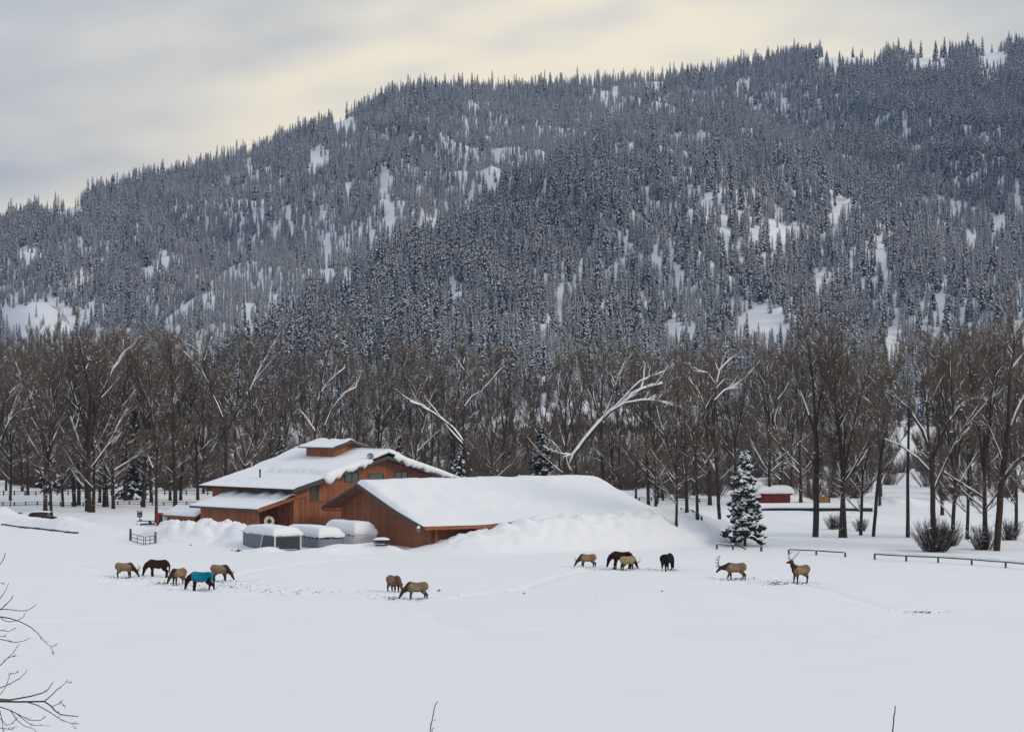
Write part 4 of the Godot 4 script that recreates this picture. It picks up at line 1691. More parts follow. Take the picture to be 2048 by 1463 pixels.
func build_grove():
	var protos := []
	for k in 9:
		var g := Grower.new()
		g.snowy = [0.8, 1.0, 0.6, 0.9, 0.5, 1.1, 0.7, 0.8, 0.45][k]
		g.cottonwood(1000 + k * 7, 22.0, [0.28, 0.22, 0.34, 0.18, 0.25, 0.36, 0.2, 0.3, 0.24][k], [1.0, 0.9, 1.1, 1.0, 0.85, 1.0, 1.15, 0.9, 1.0][k])
		protos.push_back(g)
	var tall := []
	for g in protos:
		var y := 0.0
		for p in g.T.v:
			y = maxf(y, p.y)
		tall.push_back(y)
	var made := {}
	var r := RandomNumberGenerator.new()
	r.seed = 4242
	var place := func(k: int, at: Vector3, h: float, label: String, group: String):
		var o: Node3D
		var key := k
		if not made.has(key):
			o = tree_node(protos[k], "cottonwood_tree", label, group, at, M.bark, M.twig)
			made[key] = o
		else:
			o = copy_of(made[key], at, 0.0, Vector3.ONE)
			tag(o, label, "tree", group)
		var s: float = h / tall[k]
		o.rotation.y = r.randf() * TAU
		o.scale = Vector3(s * r.randf_range(0.9, 1.1), s, s * r.randf_range(0.9, 1.1))
	# trees whose feet show: px, py, py of the top, label, group
	var pasture := "bare cottonwood by the rail fences left of the barn"
	var gl := "cottonwoods by the left rail fences"
	for q in [[90, 1024, 655], [102, 1034, 668], [125, 1013, 672], [148, 1012, 640], [157, 1010, 676], [174, 1022, 660], [186, 1024, 650], [207, 1013, 670], [213, 1013, 690], [226, 1017, 665], [286, 1014, 650], [350, 1018, 640], [20, 1000, 690], [55, 990, 680], [250, 1000, 655], [-30, 1010, 660]]:
		var at := on_ground(q[0], q[1])
		place.call(r.randi() % 9, at, (q[1] - q[2]) / F * -at.z, pasture, gl)
	var at0 := behind_bank(312, 1045)
	place.call(4, at0, 19.5, "stout cottonwood trunk rising right behind the red tractor", "")
	var gr := "cottonwoods right of the long roof"
	for q in [[1272, 1001, 680], [1297, 1011, 690], [1312, 1012, 700], [1353, 1050, 720], [1374, 1022, 690], [1395, 1036, 700], [1326, 1000, 700], [1420, 1010, 660], [1470, 1000, 690], [1540, 1005, 650], [1560, 1000, 690]]:
		var at := on_ground(q[0], q[1])
		place.call(r.randi() % 9, at, (q[1] - q[2]) / F * -at.z, "slim bare cottonwood between the long roof and the snowy spruce", gr)
	var gq := "cottonwoods on the right edge of the pasture"
	for q in [[1722, 1070, 700], [1690, 1075, 660], [1682, 1075, 640], [1602, 1004, 670], [1905, 1092, 640], [1935, 1078, 660], [1970, 1099, 620], [2033, 1062, 640], [2075, 1080, 620], [1760, 1010, 690], [1885, 1030, 650]]:
		var at := on_ground(q[0], q[1])
		place.call([0, 2, 3, 6, 7, 1][r.randi() % 6], at, (q[1] - q[2]) / F * -at.z, "bare cottonwood with snowy bark at the right side of the pasture", gq)
	# the wood behind: feet hidden, tops along the line of the crowns
	var crown_top := [[-100, 690], [0, 690], [60, 665], [180, 650], [300, 665], [450, 655], [560, 690], [680, 675], [760, 700], [850, 690], [930, 675], [1010, 690], [1090, 660], [1160, 680], [1250, 690], [1330, 735], [1400, 700], [1500, 735], [1580, 690], [1640, 660], [1720, 700], [1790, 760], [1850, 690], [1950, 650], [2048, 615], [2150, 640]]
	for k in 128:
		var px := -60.0 + 2170.0 * (k + r.randf()) / 128.0
		var d := r.randf_range(318.0, 440.0)
		if px > 1765.0 and px < 1872.0:
			continue
		var x := (px - CX) / F * d
		var at := Vector3(x, gh(x, -d), -d)
		var top := table(px, crown_top) + r.randf_range(-40.0, 100.0)
		place.call(k % 9, at, clampf(height_at(at, top), 14.0, 29.0), "bare brown cottonwood in the dense wood behind the barns", "cottonwoods of the wood behind the barns")
	# trees with limbs one can follow
	traced_tree([1128, 1028], [
		[0.38, 0.20, 6, 2.0, [1128, 1028, 1140, 930, 1160, 893, 1190, 855, 1222, 822, 1250, 800, 1285, 778, 1325, 768]],
		[0.12, 0.04, 8, -2.0, [1222, 822, 1250, 806, 1285, 800, 1320, 803, 1352, 813]],
		[0.12, 0.04, 8, 3.0, [1222, 822, 1252, 790, 1280, 762, 1310, 750]],
		[0.10, 0.03, 8, 1.0, [1205, 838, 1225, 790, 1240, 745, 1250, 722]],
		[0.10, 0.04, 3, -2.0, [1160, 893, 1145, 908, 1126, 914]]], 71, "cottonwood leaning far to the right under heavy white snow behind the long roof", 0.7, 1.8)
	traced_tree([935, 1022], [
		[0.38, 0.30, 1, 0.0, [935, 1022, 935, 930, 925, 880]],
		[0.24, 0.10, 5, -3.0, [927, 884, 905, 855, 875, 832, 845, 812, 820, 804]],
		[0.10, 0.04, 4, -3.0, [828, 808, 838, 780, 853, 752]],
		[0.22, 0.05, 7, 2.0, [925, 880, 928, 820, 930, 760, 920, 690]],
		[0.12, 0.05, 4, -1.0, [930, 812, 945, 792, 965, 782, 985, 738]]], 72, "cottonwood with one thick snowy limb arching over to the left", 0.9, 1.5)
	traced_tree([640, 1020], [
		[0.34, 0.2, 2, 0.0, [640, 1020, 634, 920, 630, 870, 640, 800]],
		[0.15, 0.05, 6, 2.0, [636, 800, 655, 765, 690, 735]],
		[0.15, 0.04, 7, -1.0, [640, 800, 648, 730, 668, 675, 675, 655]],
		[0.13, 0.05, 4, 1.0, [650, 850, 662, 820, 690, 785, 712, 775]]], 73, "cottonwood rising behind the cupola with white forked limbs", 0.9, 1.4)
	traced_tree([180, 1024], [
		[0.48, 0.34, 1, 0.0, [180, 1024, 176, 960, 178, 880, 182, 800]],
		[0.26, 0.08, 6, 2.0, [178, 880, 200, 800, 225, 740, 250, 700]],
		[0.24, 0.06, 6, -2.0, [182, 800, 170, 740, 160, 690, 150, 655]],
		[0.14, 0.05, 4, 1.0, [178, 940, 215, 890, 240, 840]]], 74, "thick twin cottonwood with snow plastered white bark left of the barn", 0.8, 1.6)
	traced_tree([450, 1020], [
		[0.34, 0.24, 1, 0.0, [450, 1020, 452, 900, 450, 850]],
		[0.18, 0.05, 6, 2.0, [450, 870, 470, 830, 500, 780, 520, 735, 545, 690]],
		[0.18, 0.05, 6, -2.0, [452, 850, 425, 790, 405, 745, 370, 705]],
		[0.12, 0.04, 5, 0.0, [425, 790, 415, 740, 400, 700]]], 75, "wide forked cottonwood with white limbs behind the barn's left roof", 0.9, 1.3)
	traced_tree([1440, 1060], [
		[0.30, 0.22, 1, 0.0, [1440, 1060, 1436, 960, 1430, 890, 1428, 840]],
		[0.18, 0.05, 6, -2.0, [1430, 890, 1415, 840, 1400, 790, 1375, 755]],
		[0.18, 0.05, 7, 2.0, [1428, 840, 1432, 790, 1440, 740, 1480, 705]],
		[0.12, 0.04, 5, 1.0, [1430, 800, 1450, 780, 1475, 775]],
		[0.10, 0.04, 4, -1.0, [1432, 770, 1415, 745, 1385, 742]]], 76, "cottonwood with snowy broken limbs beside the snow laden spruce", 0.9, 1.5)
	traced_tree([1632, 1074], [
		[0.48, 0.34, 1, 0.0, [1632, 1074, 1632, 980, 1634, 900, 1632, 860]],
		[0.24, 0.06, 8, 2.0, [1634, 880, 1618, 830, 1600, 780, 1582, 740]],
		[0.24, 0.06, 9, -2.0, [1632, 860, 1640, 800, 1655, 740, 1668, 690]],
		[0.22, 0.05, 9, 1.0, [1632, 860, 1628, 790, 1622, 720, 1612, 670]],
		[0.14, 0.05, 5, -2.0, [1640, 840, 1660, 790, 1675, 770]]], 77, "big straight cottonwood with fanned limbs left of the pasture gap", 1.0, 0.9)
	traced_tree([1745, 1073], [
		[0.28, 0.18, 1, 0.0, [1745, 1073, 1755, 980, 1765, 900, 1775, 850]],
		[0.12, 0.04, 5, -2.0, [1768, 880, 1755, 840, 1740, 800]],
		[0.14, 0.04, 6, 1.0, [1775, 850, 1785, 800, 1780, 740]]], 78, "slender cottonwood leaning right beside the pasture gap", 0.8, 0.9)
	traced_tree([1867, 1102], [
		[0.40, 0.30, 1, 0.0, [1867, 1102, 1866, 1020, 1864, 930, 1858, 900]],
		[0.24, 0.06, 9, -2.0, [1860, 905, 1845, 860, 1815, 815, 1782, 790]],
		[0.22, 0.06, 9, 2.0, [1864, 930, 1880, 880, 1900, 840, 1935, 800, 1980, 800]],
		[0.20, 0.05, 9, 1.0, [1858, 900, 1856, 840, 1850, 780, 1840, 740]],
		[0.18, 0.06, 6, -3.0, [1866, 985, 1890, 930, 1920, 870, 1945, 830]],
		[0.16, 0.06, 4, 3.0, [1864, 945, 1835, 915, 1800, 890, 1770, 878]]], 79, "spreading cottonwood rising out of a brown willow thicket", 1.0, 1.1)
	traced_tree([1992, 1102], [
		[0.50, 0.36, 1, 0.0, [1992, 1102, 2000, 1020, 2008, 930, 2018, 850]],
		[0.26, 0.08, 7, -2.0, [2005, 960, 2030, 925, 2060, 905, 2090, 880]],
		[0.28, 0.06, 9, 2.0, [2018, 850, 2020, 770, 2028, 700, 2030, 650]],
		[0.20, 0.06, 7, 1.0, [2014, 880, 2035, 820, 2060, 770, 2080, 730]],
		[0.14, 0.05, 5, -1.0, [2008, 930, 1985, 870, 1965, 830]]], 80, "thick dark cottonwood leaning right beside the end of the rail fence", 1.0, 1.0)
	traced_tree([-12, 1004], [
		[0.34, 0.22, 1, 0.0, [-12, 1004, -8, 920, 0, 860]],
		[0.20, 0.05, 6, -1.0, [-4, 890, 20, 840, 45, 820, 70, 815]],
		[0.18, 0.05, 6, 1.0, [-2, 860, 10, 800, 35, 770, 50, 750]],
		[0.16, 0.05, 5, 2.0, [0, 900, 15, 850, 30, 800]]], 81, "cottonwood with pale snowy limbs spreading over the left fence end", 0.8, 1.4)
	# the bare pole in the gap
	var pp := on_ground(1816, 1074)
	var pm := MB.new()
	var tp := at_depth(1819, 800, -pp.z) - pp
	pm.tube(PackedVector3Array([Vector3(0, -0.8, 0), Vector3(0.02, 2, 0), Vector3(0.0, 6.0, 0.05), tp]), PackedFloat32Array([0.24, 0.20, 0.17, 0.10]), 8)
	var pole := thing("bare_pole", "straight bare pole standing alone in the pasture gap", "pole", pp)
	part("shaft", pm, M.bark, pole)
	var st := MB.new()
	for k in 5:
		var y := 3.0 + k * 2.1
		st.spike(Vector3(0, y, 0), Vector3(sin(k * 2.3) * 0.7, y + 0.3, cos(k * 2.3) * 0.5), 0.04)
	part("branch_stubs", st, M.bark, pole)

# ---------------------------------------------------------------- spruces among the cottonwoods
func build_spruces():
	var big := conifer(812, 8.6, 2.2, 115, 0.85, 12, -0.1, 0.5)
	var at := on_ground(1490, 1092)
	var o := thing("spruce_tree", "single bushy spruce loaded with snow behind the broken rail fence", "tree", at)
	o.set_meta("base_name", "spruce_tree")
	put("crown", big[0], o).position.y = 0.55
	put("trunk", big[1], o).position.y = 0.3
	var kinds := [conifer(821, 10.0, 2.3, 110, 0.34, 7, 0.1, 0.6), conifer(822, 12.0, 2.4, 120, 0.3, 7, 0.1, 0.6), conifer(823, 9.0, 2.3, 100, 0.46, 7, 0.1, 0.6)]
	var made := {}
	var r := RandomNumberGenerator.new()
	r.seed = 5151
	# px, py of the foot, py of the top
	var spots := [[925, 1010, 884], [265, 998, 815], [100, 985, 880], [1085, 985, 850], [800, 985, 870], [560, 985, 870]]
	for k in spots.size():
		var q: Array = spots[k]
		var g := on_ground(q[0], q[1])
		var h: float = (q[1] - q[2]) / F * -g.z
		var w := 2 if k == 0 else k % 3
		var lab := "young snowy spruce peeking above the barn and long roof" if k == 0 else ("dark pointed spruce standing among trunks by the left fences" if k == 1 else "dark spruce half hidden among the cottonwood trunks")
		var n: Node3D
		if not made.has(w):
			n = thing("spruce_tree", lab, "tree", g)
			n.set_meta("base_name", "spruce_tree")
			put("crown", kinds[w][0], n)
			put("trunk", kinds[w][1], n)
			made[w] = n
		else:
			n = copy_of(made[w], g, 0.0, Vector3.ONE)
		tag(n, lab, "tree", "spruces in the wood" if k > 1 else "")
		if k <= 1 and n.has_meta("group"):
			n.remove_meta("group")
		n.rotation.y = r.randf() * TAU
		var s: float = h / [10.0, 12.0, 9.0][w]
		n.scale = Vector3(s, s, s)

# ---------------------------------------------------------------- willow shrubs
func shrub(seed_: int, h: float, w: float, stems: int, snowy_: float, mat_: Material, called: String, label: String, group: String, at: Vector3) -> Node3D:
	var g := Grower.new()
	g.r.seed = seed_
	g.snowy = snowy_
	g.twig_r = 0.012
	for k in stems:
		var a := g.r.randf() * TAU
		var out := g.r.randf_range(0.1, 1.0)
		var p := Vector3(cos(a) * out * w * 0.3, -0.3, sin(a) * out * w * 0.3)
		var d := Vector3(cos(a) * out * w / h * 0.8, 1, sin(a) * out * w / h * 0.8)
		var pts := g.limb(p, d, h * g.r.randf_range(0.6, 1.05), 0.024, 0.008, 4, 3, 0.12, -0.02)
		g.twigs(pts, 16, h * 0.2, 0.1)
	var o := thing(called, label, "shrub", at, 0.0, group)
	o.set_meta("base_name", called)
	part("stems", g.W, mat_, o)
	part("twigs", g.T, mat_, o)
	if g.S.v.size() > 0:
		part("snow", g.S, M.snow, o)
	return o

func build_shrubs():
	var protos := [
		shrub(301, 3.3, 3.0, 260, 0.8, M.dark_twig, "willow_shrub", "large round brown willow thicket around the spreading cottonwood's foot", "", on_ground(1872, 1103)),
		shrub(302, 2.6, 2.0, 120, 1.0, M.dark_twig, "willow_shrub", "dark twiggy shrub at the foot of a right side cottonwood", "shrubs at the right cottonwoods", on_ground(1968, 1099)),
		shrub(303, 3.0, 3.0, 110, 0.3, M.twig, "willow_shrub", "brown willow shrub in the far thicket beyond the pasture gap", "far willow thicket", on_ground(1700, 985))]
	var r := RandomNumberGenerator.new()
	r.seed = 606
	for q in [[1668, 1058, 0.7], [1722, 1062, 0.6], [1905, 1090, 0.7], [2020, 1080, 0.9]]:
		var o := copy_of(protos[1], on_ground(q[0], q[1]), r.randf() * TAU, Vector3.ONE * q[2])
		o.set_meta("group", "shrubs at the right cottonwoods")
	for k in 58:
		var px := r.randf_range(1290, 2070)
		var py := r.randf_range(940, 996)
		if px > 1780 and px < 1850 and py > 950:
			py = r.randf_range(925, 945)
		var at := on_ground(px, py)
		copy_of(protos[2], at, r.randf() * TAU, Vector3.ONE * r.randf_range(0.7, 1.5))
	# tall saplings that fill the wood between the trunks
	var saps := []
	for k in 3:
		saps.push_back(shrub(310 + k, 7.0 + k, 3.0, 60, 0.9, M.twig, "sapling_clump", "tall clump of bare saplings filling the wood behind the barns", "sapling clumps in the wood", on_ground(420 + k * 260, 962)))
	for k in 190:
		var px := -40.0 + 2130.0 * (k + r.randf()) / 190.0
		var py := r.randf_range(905, 972)
		if px > 1770 and px < 1862:
			continue
		if px > 1560:
			py = r.randf_range(900, 955)
		copy_of(saps[k % 3], on_ground(px, py), r.randf() * TAU, Vector3.ONE * r.randf_range(0.7, 1.5))
	for k in 140:
		var px := r.randf_range(-20, 1450)
		var py := r.randf_range(955, 982)
		var o := copy_of(protos[2], on_ground(px, py), r.randf() * TAU, Vector3.ONE * r.randf_range(0.8, 1.9))
		tag(o, "brown brush shrub under the wood behind the fences and barns", "shrub", "brush under the wood")

# ================================================================ fences
func rail_fence(called: String, label: String, posts: Array, post_h: float, rails: Array, rail_r: float, snow_on: float, sink := 0.6):
	# posts: [px, py of the snow at its foot]
	var feet := []
	for q in posts:
		feet.push_back(behind_bank(q[0], q[1]))
	var root := thing(called, label, "fence", Vector3.ZERO)
	for p in feet:
		var b := MB.new()
		b.tube(PackedVector3Array([p + Vector3(0, -sink, 0), p + Vector3(0, post_h * 0.6, 0), p + Vector3(0, post_h, 0)]), PackedFloat32Array([0.10, 0.095, 0.085]), 8)
		var o := part("post", b, M.post, root)
		if snow_on > 0.0:
			var c := MB.new()
			c.blob(p + Vector3(0, post_h + 0.04, 0), Vector3(0.13, 0.12, 0.13))
			part("snow_cap", c, M.snow, o)
	for k in feet.size() - 1:
		for h in rails:
			var a: Vector3 = feet[k] + Vector3(0, h, 0)
			var e: Vector3 = feet[k + 1] + Vector3(0, h, 0)
			var b := MB.new()
			b.tube(PackedVector3Array([a, a.lerp(e, 0.5) + Vector3(0, -0.02, 0), e]), PackedFloat32Array([rail_r, rail_r * 0.95, rail_r * 0.9]), 6)
			var o := part("rail", b, M.rail, root)
			if snow_on > 0.0 and h == rails[0]:
				var c := MB.new()
				var pts := PackedVector3Array()
				var rad := PackedFloat32Array()
				for i in 13:
					var f := i / 12.0
					var t := snow_on * (0.75 + 0.5 * n_lump.get_noise_2d(k * 9.0 + f * 6.0, 3.0)) * sqrt(maxf(0.02, sin(PI * f)))
					pts.push_back(a.lerp(e, f) + Vector3(0, rail_r * 0.6 + t * 0.55, 0))
					rad.push_back(0.02 + t * 0.6)
				c.tube(pts, rad, 8)
				part("snow_ridge", c, M.snow, o)
	return root

func build_fences():
	rail_fence("rail_fence", "snow topped single rail fence running out to the right by the willow thicket", [[1750, 1117], [1813, 1121.5], [1877, 1125], [1944, 1130], [2012, 1134.5], [2080, 1139]], 0.52, [0.50], 0.065, 0.26)
	rail_fence("rail_fence", "short dark rail fence with a dropped end behind the head high bull elk", [[1578, 1107], [1633, 1109.5], [1691, 1113.5]], 0.40, [0.42], 0.06, 0.05)
	rail_fence("rail_fence", "leaning broken rail fence at the foot of the snowy spruce", [[1434, 1097], [1466, 1098]], 0.50, [0.50], 0.05, 0.04)
	rail_fence("rail_fence", "two short rails poking from the snow right of the long roof", [[1362, 1086], [1386, 1087], [1404, 1089]], 0.34, [0.34, 0.12], 0.04, 0.0)
	var lone := thing("fence_post", "lone short post right of the snowy spruce", "post", behind_bank(1523, 1102))
	var b := MB.new()
	b.tube(PackedVector3Array([Vector3(0, -0.5, 0), Vector3(0, 0.44, 0)]), PackedFloat32Array([0.13, 0.12]), 8)
	part("shaft", b, M.post, lone)
	var fr := thing("fallen_rail", "fallen rail slanting down to the spruce trunk", "rail", behind_bank(1467, 1098))
	var b2 := MB.new()
	b2.tube(PackedVector3Array([Vector3(0.02, 0.48, 0), Vector3(0.55, 0.38, 0.05), Vector3(1.2, 0.05, 0.1)]), PackedFloat32Array([0.05, 0.07, 0.06]), 6)
	part("shaft", b2, M.rail, fr)
	var far := []
	for k in 22:
		far.push_back([-15 + k * 21.5, 991.0 + 0.004 * k])
	rail_fence("rail_fence", "far rail fence under the wood left of the barn", far, 0.75, [0.62, 0.28], 0.035, 0.0)
	var near := []
	for k in 20:
		near.push_back([-18 + k * 23.0, 1010.0])
	rail_fence("rail_fence", "nearer rail fence running behind the tractor left of the barn", near, 0.5, [0.42, 0.12], 0.035, 0.0)
	var right := []
	for k in 8:
		right.push_back([1255 + k * 24, 1002.0 + k * 0.3])
	rail_fence("rail_fence", "thin rail fence glimpsed between trunks behind the long roof", right, 0.5, [0.46, 0.2], 0.035, 0.0)
	# pole at the left fences
	var pp := on_ground(20, 1013)
	var pole := thing("light_pole", "thin dark pole standing at the left rail fence", "pole", pp)
	var pb := MB.new()
	pb.tube(PackedVector3Array([Vector3(0, -0.6, 0), Vector3(0, 2.1, 0)]), PackedFloat32Array([0.07, 0.06]), 8)
	part("shaft", pb, M.dark_metal, pole)
	var hd := MB.new()
	hd.blob(Vector3(0, 2.15, 0), Vector3(0.12, 0.1, 0.12))
	part("head", hd, M.dark_metal, pole)
	# nearly buried rails in front of the plowed bank
	var bur := thing("buried_fence", "nearly buried rail fence in front of the plowed bank on the left", "fence", Vector3.ZERO)
	var q := [[6, 1050], [42, 1055], [72, 1057.5], [104, 1061], [134, 1065], [152, 1066.5]]
	for k in q.size():
		var p := on_ground(q[k][0], q[k][1])
		var m := MB.new()
		m.box(p + Vector3(0, 0.0, 0), Vector3(0.5, 0.34, 0.16))
		part("post", m, M.rail, bur)
		if k < q.size() - 1:
			var e := on_ground(q[k + 1][0], q[k + 1][1])
			var rl := MB.new()
			rl.tube(PackedVector3Array([p + Vector3(0, 0.08, 0), e + Vector3(0, 0.08, 0)]), PackedFloat32Array([0.10, 0.06]), 6)
			part("rail", rl, M.rail, bur)

# ================================================================ yard things
func build_yard():
	# ---- steel gate between two wooden posts
	var gp := on_ground(260, 1081)
	var gate := thing("steel_gate", "two leaf dark steel gate between wooden posts in the snow", "gate", Vector3.ZERO)
	var a := on_ground(260.5, 1080.5)
	var e := on_ground(310.5, 1085)
	for k in 2:
		var p: Vector3 = a if k == 0 else e
		var m := MB.new()
		m.tube(PackedVector3Array([p + Vector3(0, -0.5, 0), p + Vector3(0, 1.2 - 0.1 * k, 0)]), PackedFloat32Array([0.13, 0.12]), 8)
		part("post", m, M.post if k == 0 else M.post_grey, gate)
	var mid := on_ground(288.5, 1090)
	for k in 2:
		var s: Vector3 = (a if k == 0 else e)
		var t: Vector3 = mid + Vector3(-0.06 if k == 0 else 0.06, 0, 0)
		s += (t - s).normalized() * 0.15
		var m := MB.new()
		var top := 0.72
		for h in [0.02, 0.36, top]:
			m.tube(PackedVector3Array([s + Vector3(0, h, 0), t + Vector3(0, h + 0.1, 0)]), PackedFloat32Array([0.032, 0.032]), 6)
		for f in [0.02, 0.5, 0.98]:
			var w: Vector3 = s.lerp(t, f)
			m.tube(PackedVector3Array([w + Vector3(0, -0.1, 0), w + Vector3(0, top + 0.1 * f, 0)]), PackedFloat32Array([0.035, 0.035]), 6)
		part("gate_leaf", m, M.dark_metal, gate)
	# ---- red skid loader with attachments
	var tp := behind_bank(316, 1062)
	var d := -tp.z
	var tr := thing("red_tractor", "red tractor with dark cab half hidden behind the plowed snow bank", "tractor", Vector3.ZERO)
	var P := func(px: float, py: float, dd := 0.0) -> Vector3: return at_depth(px, py, d + dd)
	var hood := MB.new()
	var hp := []
	for z in [0.0, 1.1]:
		pass
	hood.hexa([P.call(309, 1054, 0.0), P.call(320, 1053, 0.0), P.call(320, 1053, 1.6), P.call(309, 1054, 1.6), P.call(312.5, 1044, 0.0), P.call(318, 1044, 0.0), P.call(318, 1044, 1.6), P.call(312.5, 1044, 1.6)])
	hood.hexa([P.call(312.5, 1044, 0.0), P.call(318, 1044, 0.0), P.call(318, 1044, 1.6), P.call(312.5, 1044, 1.6), P.call(311.5, 1025.5, 0.0), P.call(318, 1025.5, 0.0), P.call(318, 1025.5, 1.6), P.call(311.5, 1025.5, 1.6)])
	part("body", hood, M.red, tr)
	var rf := MB.new()
	rf.hexa([P.call(310.5, 1029, -0.1), P.call(327, 1029, -0.1), P.call(327, 1029, 1.8), P.call(310.5, 1029, 1.8), P.call(311, 1024.8, -0.1), P.call(326.5, 1025.2, -0.1), P.call(326.5, 1025.2, 1.8), P.call(311, 1024.8, 1.8)])
	part("cab_roof", rf, M.red, tr)
	var cb := MB.new()
	cb.hexa([P.call(318, 1046, 0.1), P.call(326, 1046, 0.1), P.call(326, 1046, 1.5), P.call(318, 1046, 1.5), P.call(318, 1029, 0.1), P.call(325, 1029, 0.1), P.call(325, 1029, 1.5), P.call(318, 1029, 1.5)])
	part("cab", cb, M.trailer_dark, tr)
	var gl := MB.new()
	gl.hexa([P.call(326.3, 1040, 0.1), P.call(333.5, 1040, 0.1), P.call(333.5, 1040, 0.3), P.call(326.3, 1040, 0.3), P.call(326.3, 1031, 0.1), P.call(333.5, 1031, 0.1), P.call(333.5, 1031, 0.3), P.call(326.3, 1031, 0.3)])
	part("rear_window", gl, M.pale_glass, tr)
	var rw := MB.new()
	rw.tube(PackedVector3Array([P.call(328, 1053, 0.0), P.call(328, 1053, 0.4)]), PackedFloat32Array([0.5, 0.5]), 18)
	rw.tube(PackedVector3Array([P.call(336, 1048, 0.2), P.call(336, 1048, 0.5)]), PackedFloat32Array([0.34, 0.34]), 14)
	part("wheel", rw, M.rubber, tr)
	var fw := MB.new()
	fw.tube(PackedVector3Array([P.call(299, 1043, 0.1), P.call(299, 1043, 0.35)]), PackedFloat32Array([0.16, 0.16]), 14)
	fw.tube(PackedVector3Array([P.call(302, 1047, 0.1), P.call(302, 1047, 0.35)]), PackedFloat32Array([0.14, 0.14]), 14)
	part("wheel", fw, M.dark_metal, tr)
	var arm := MB.new()
	arm.bar(P.call(273, 1041.5), P.call(311, 1041.5), 0.07, 0.08)
	arm.bar(P.call(280, 1048), P.call(309, 1047), 0.10, 0.16)
	arm.bar(P.call(279, 1049.5, -0.2), P.call(291, 1054, -0.2), 0.10, 0.10)
	arm.bar(P.call(296, 1051.5), P.call(309, 1052), 0.10, 0.10)
	arm.bar(P.call(299, 1043), P.call(310, 1050), 0.08, 0.10)
	part("loader_arm", arm, M.dark_metal, tr)
	var ms := MB.new()
	ms.bar(P.call(279.3, 1041), P.call(279.3, 1033), 0.1, 0.1)
	ms.box(P.call(281, 1040.5), Vector3(0.28, 0.2, 0.2))
	part("mast", ms, M.dark_metal, tr)
	var fk := MB.new()
	fk.bar(P.call(274, 1032.5), P.call(284, 1032.5), 0.12, 0.14)
	for k in 4:
		var x := 274.6 + k * 2.9
		fk.bar(P.call(x, 1033), P.call(x, 1021.5 if k % 3 else 1020.8), 0.09, 0.11)
	fk.bar(P.call(275, 1027), P.call(284, 1027), 0.06, 0.22)
	part("grapple_fork", fk, M.dark_metal, tr)
	var bl := MB.new()
	bl.hexa([P.call(263, 1052, -0.2), P.call(273, 1052.5, -0.2), P.call(273, 1052.5, 0.2), P.call(263, 1052, 0.2), P.call(266, 1050.3, -0.2), P.call(274, 1047.5, -0.2), P.call(274, 1047.5, 0.2), P.call(266, 1050.3, 0.2)])
	part("blade", bl, M.orange, tr)
	var bj := MB.new()
	bj.hexa([P.call(273, 1052, -0.15), P.call(277, 1051, -0.15), P.call(277, 1051, 0.15), P.call(273, 1052, 0.15), P.call(273, 1046.5, -0.15), P.call(275, 1047.5, -0.15), P.call(275, 1047.5, 0.15), P.call(273, 1046.5, 0.15)])
	part("blade_bracket", bj, M.red, tr)
	# ---- car in the plowed hollow
	var cp := behind_bank(75, 1042)
	cp.y = gh(cp.x, cp.z)
	var cd := -cp.z
	var car := thing("parked_car", "dark car with reddish side showing over the plowed bank", "car", Vector3.ZERO)
	var C := func(px: float, py: float, dd := 0.0) -> Vector3: return at_depth(px, py, cd + dd)
	var cab := MB.new()
	var prof := [[59, 1026.2], [66, 1023.8], [80, 1023.2], [92, 1023.8], [100, 1026.5], [107, 1032.2], [116, 1034], [120, 1039], [118, 1048], [54, 1048], [52, 1036], [55, 1031]]
	for k in prof.size():
		var u: Array = prof[k]
		var v: Array = prof[(k + 1) % prof.size()]
		var c0: Vector3 = C.call(84, 1036, 0.9)
		cab.out_tri(C.call(u[0], u[1], 0.0), C.call(v[0], v[1], 0.0), C.call(v[0], v[1], 1.8), c0)
		cab.out_tri(C.call(u[0], u[1], 0.0), C.call(v[0], v[1], 1.8), C.call(u[0], u[1], 1.8), c0)
		cab.out_tri(C.call(84, 1036, 0.0), C.call(u[0], u[1], 0.0), C.call(v[0], v[1], 0.0), c0)
		cab.out_tri(C.call(84, 1036, 1.8), C.call(u[0], u[1], 1.8), C.call(v[0], v[1], 1.8), c0)
	part("body", cab, M.car, car)
	var sd := MB.new()
	sd.hexa([C.call(74, 1045, -0.03), C.call(92, 1045, -0.03), C.call(92, 1045, 0.02), C.call(74, 1045, 0.02), C.call(72, 1025.5, -0.03), C.call(90, 1025.5, -0.03), C.call(90, 1025.5, 0.02), C.call(72, 1025.5, 0.02)])
	part("side_panel", sd, M.car_red, car)
	var wd := MB.new()
	wd.hexa([C.call(93, 1033, -0.03), C.call(105, 1033, -0.03), C.call(105, 1033, 0.02), C.call(93, 1033, 0.02), C.call(93, 1026, -0.03), C.call(98, 1027, -0.03), C.call(98, 1027, 0.02), C.call(93, 1026, 0.02)])
	part("window", wd, M.glass, car)
	var cs := MB.new()
	snow_cap(cs, C.call(63, 1024.2, 0.1), Vector3(1, 0, 0), Vector3(0, 0, -1), 1.9, 1.6, (C.call(63, 1024.2) as Vector3).y - 0.01, 0.12, 0.02, 5.0)
	put("snow_cap", smooth_mesh(cs, M.snow), car)
	for x in [63.0, 108.0]:
		var wh := MB.new()
		wh.tube(PackedVector3Array([C.call(x, 1046, -0.05), C.call(x, 1046, 0.2)]), PackedFloat32Array([0.33, 0.33]), 14)
		part("wheel", wh, M.rubber, car)
	# a dark arch left of it: another roof edge, bent by snow
	var ra := thing("buried_vehicle", "dark curved roof edge of a vehicle buried in the plowed bank", "vehicle", Vector3.ZERO)
	var rb := MB.new()
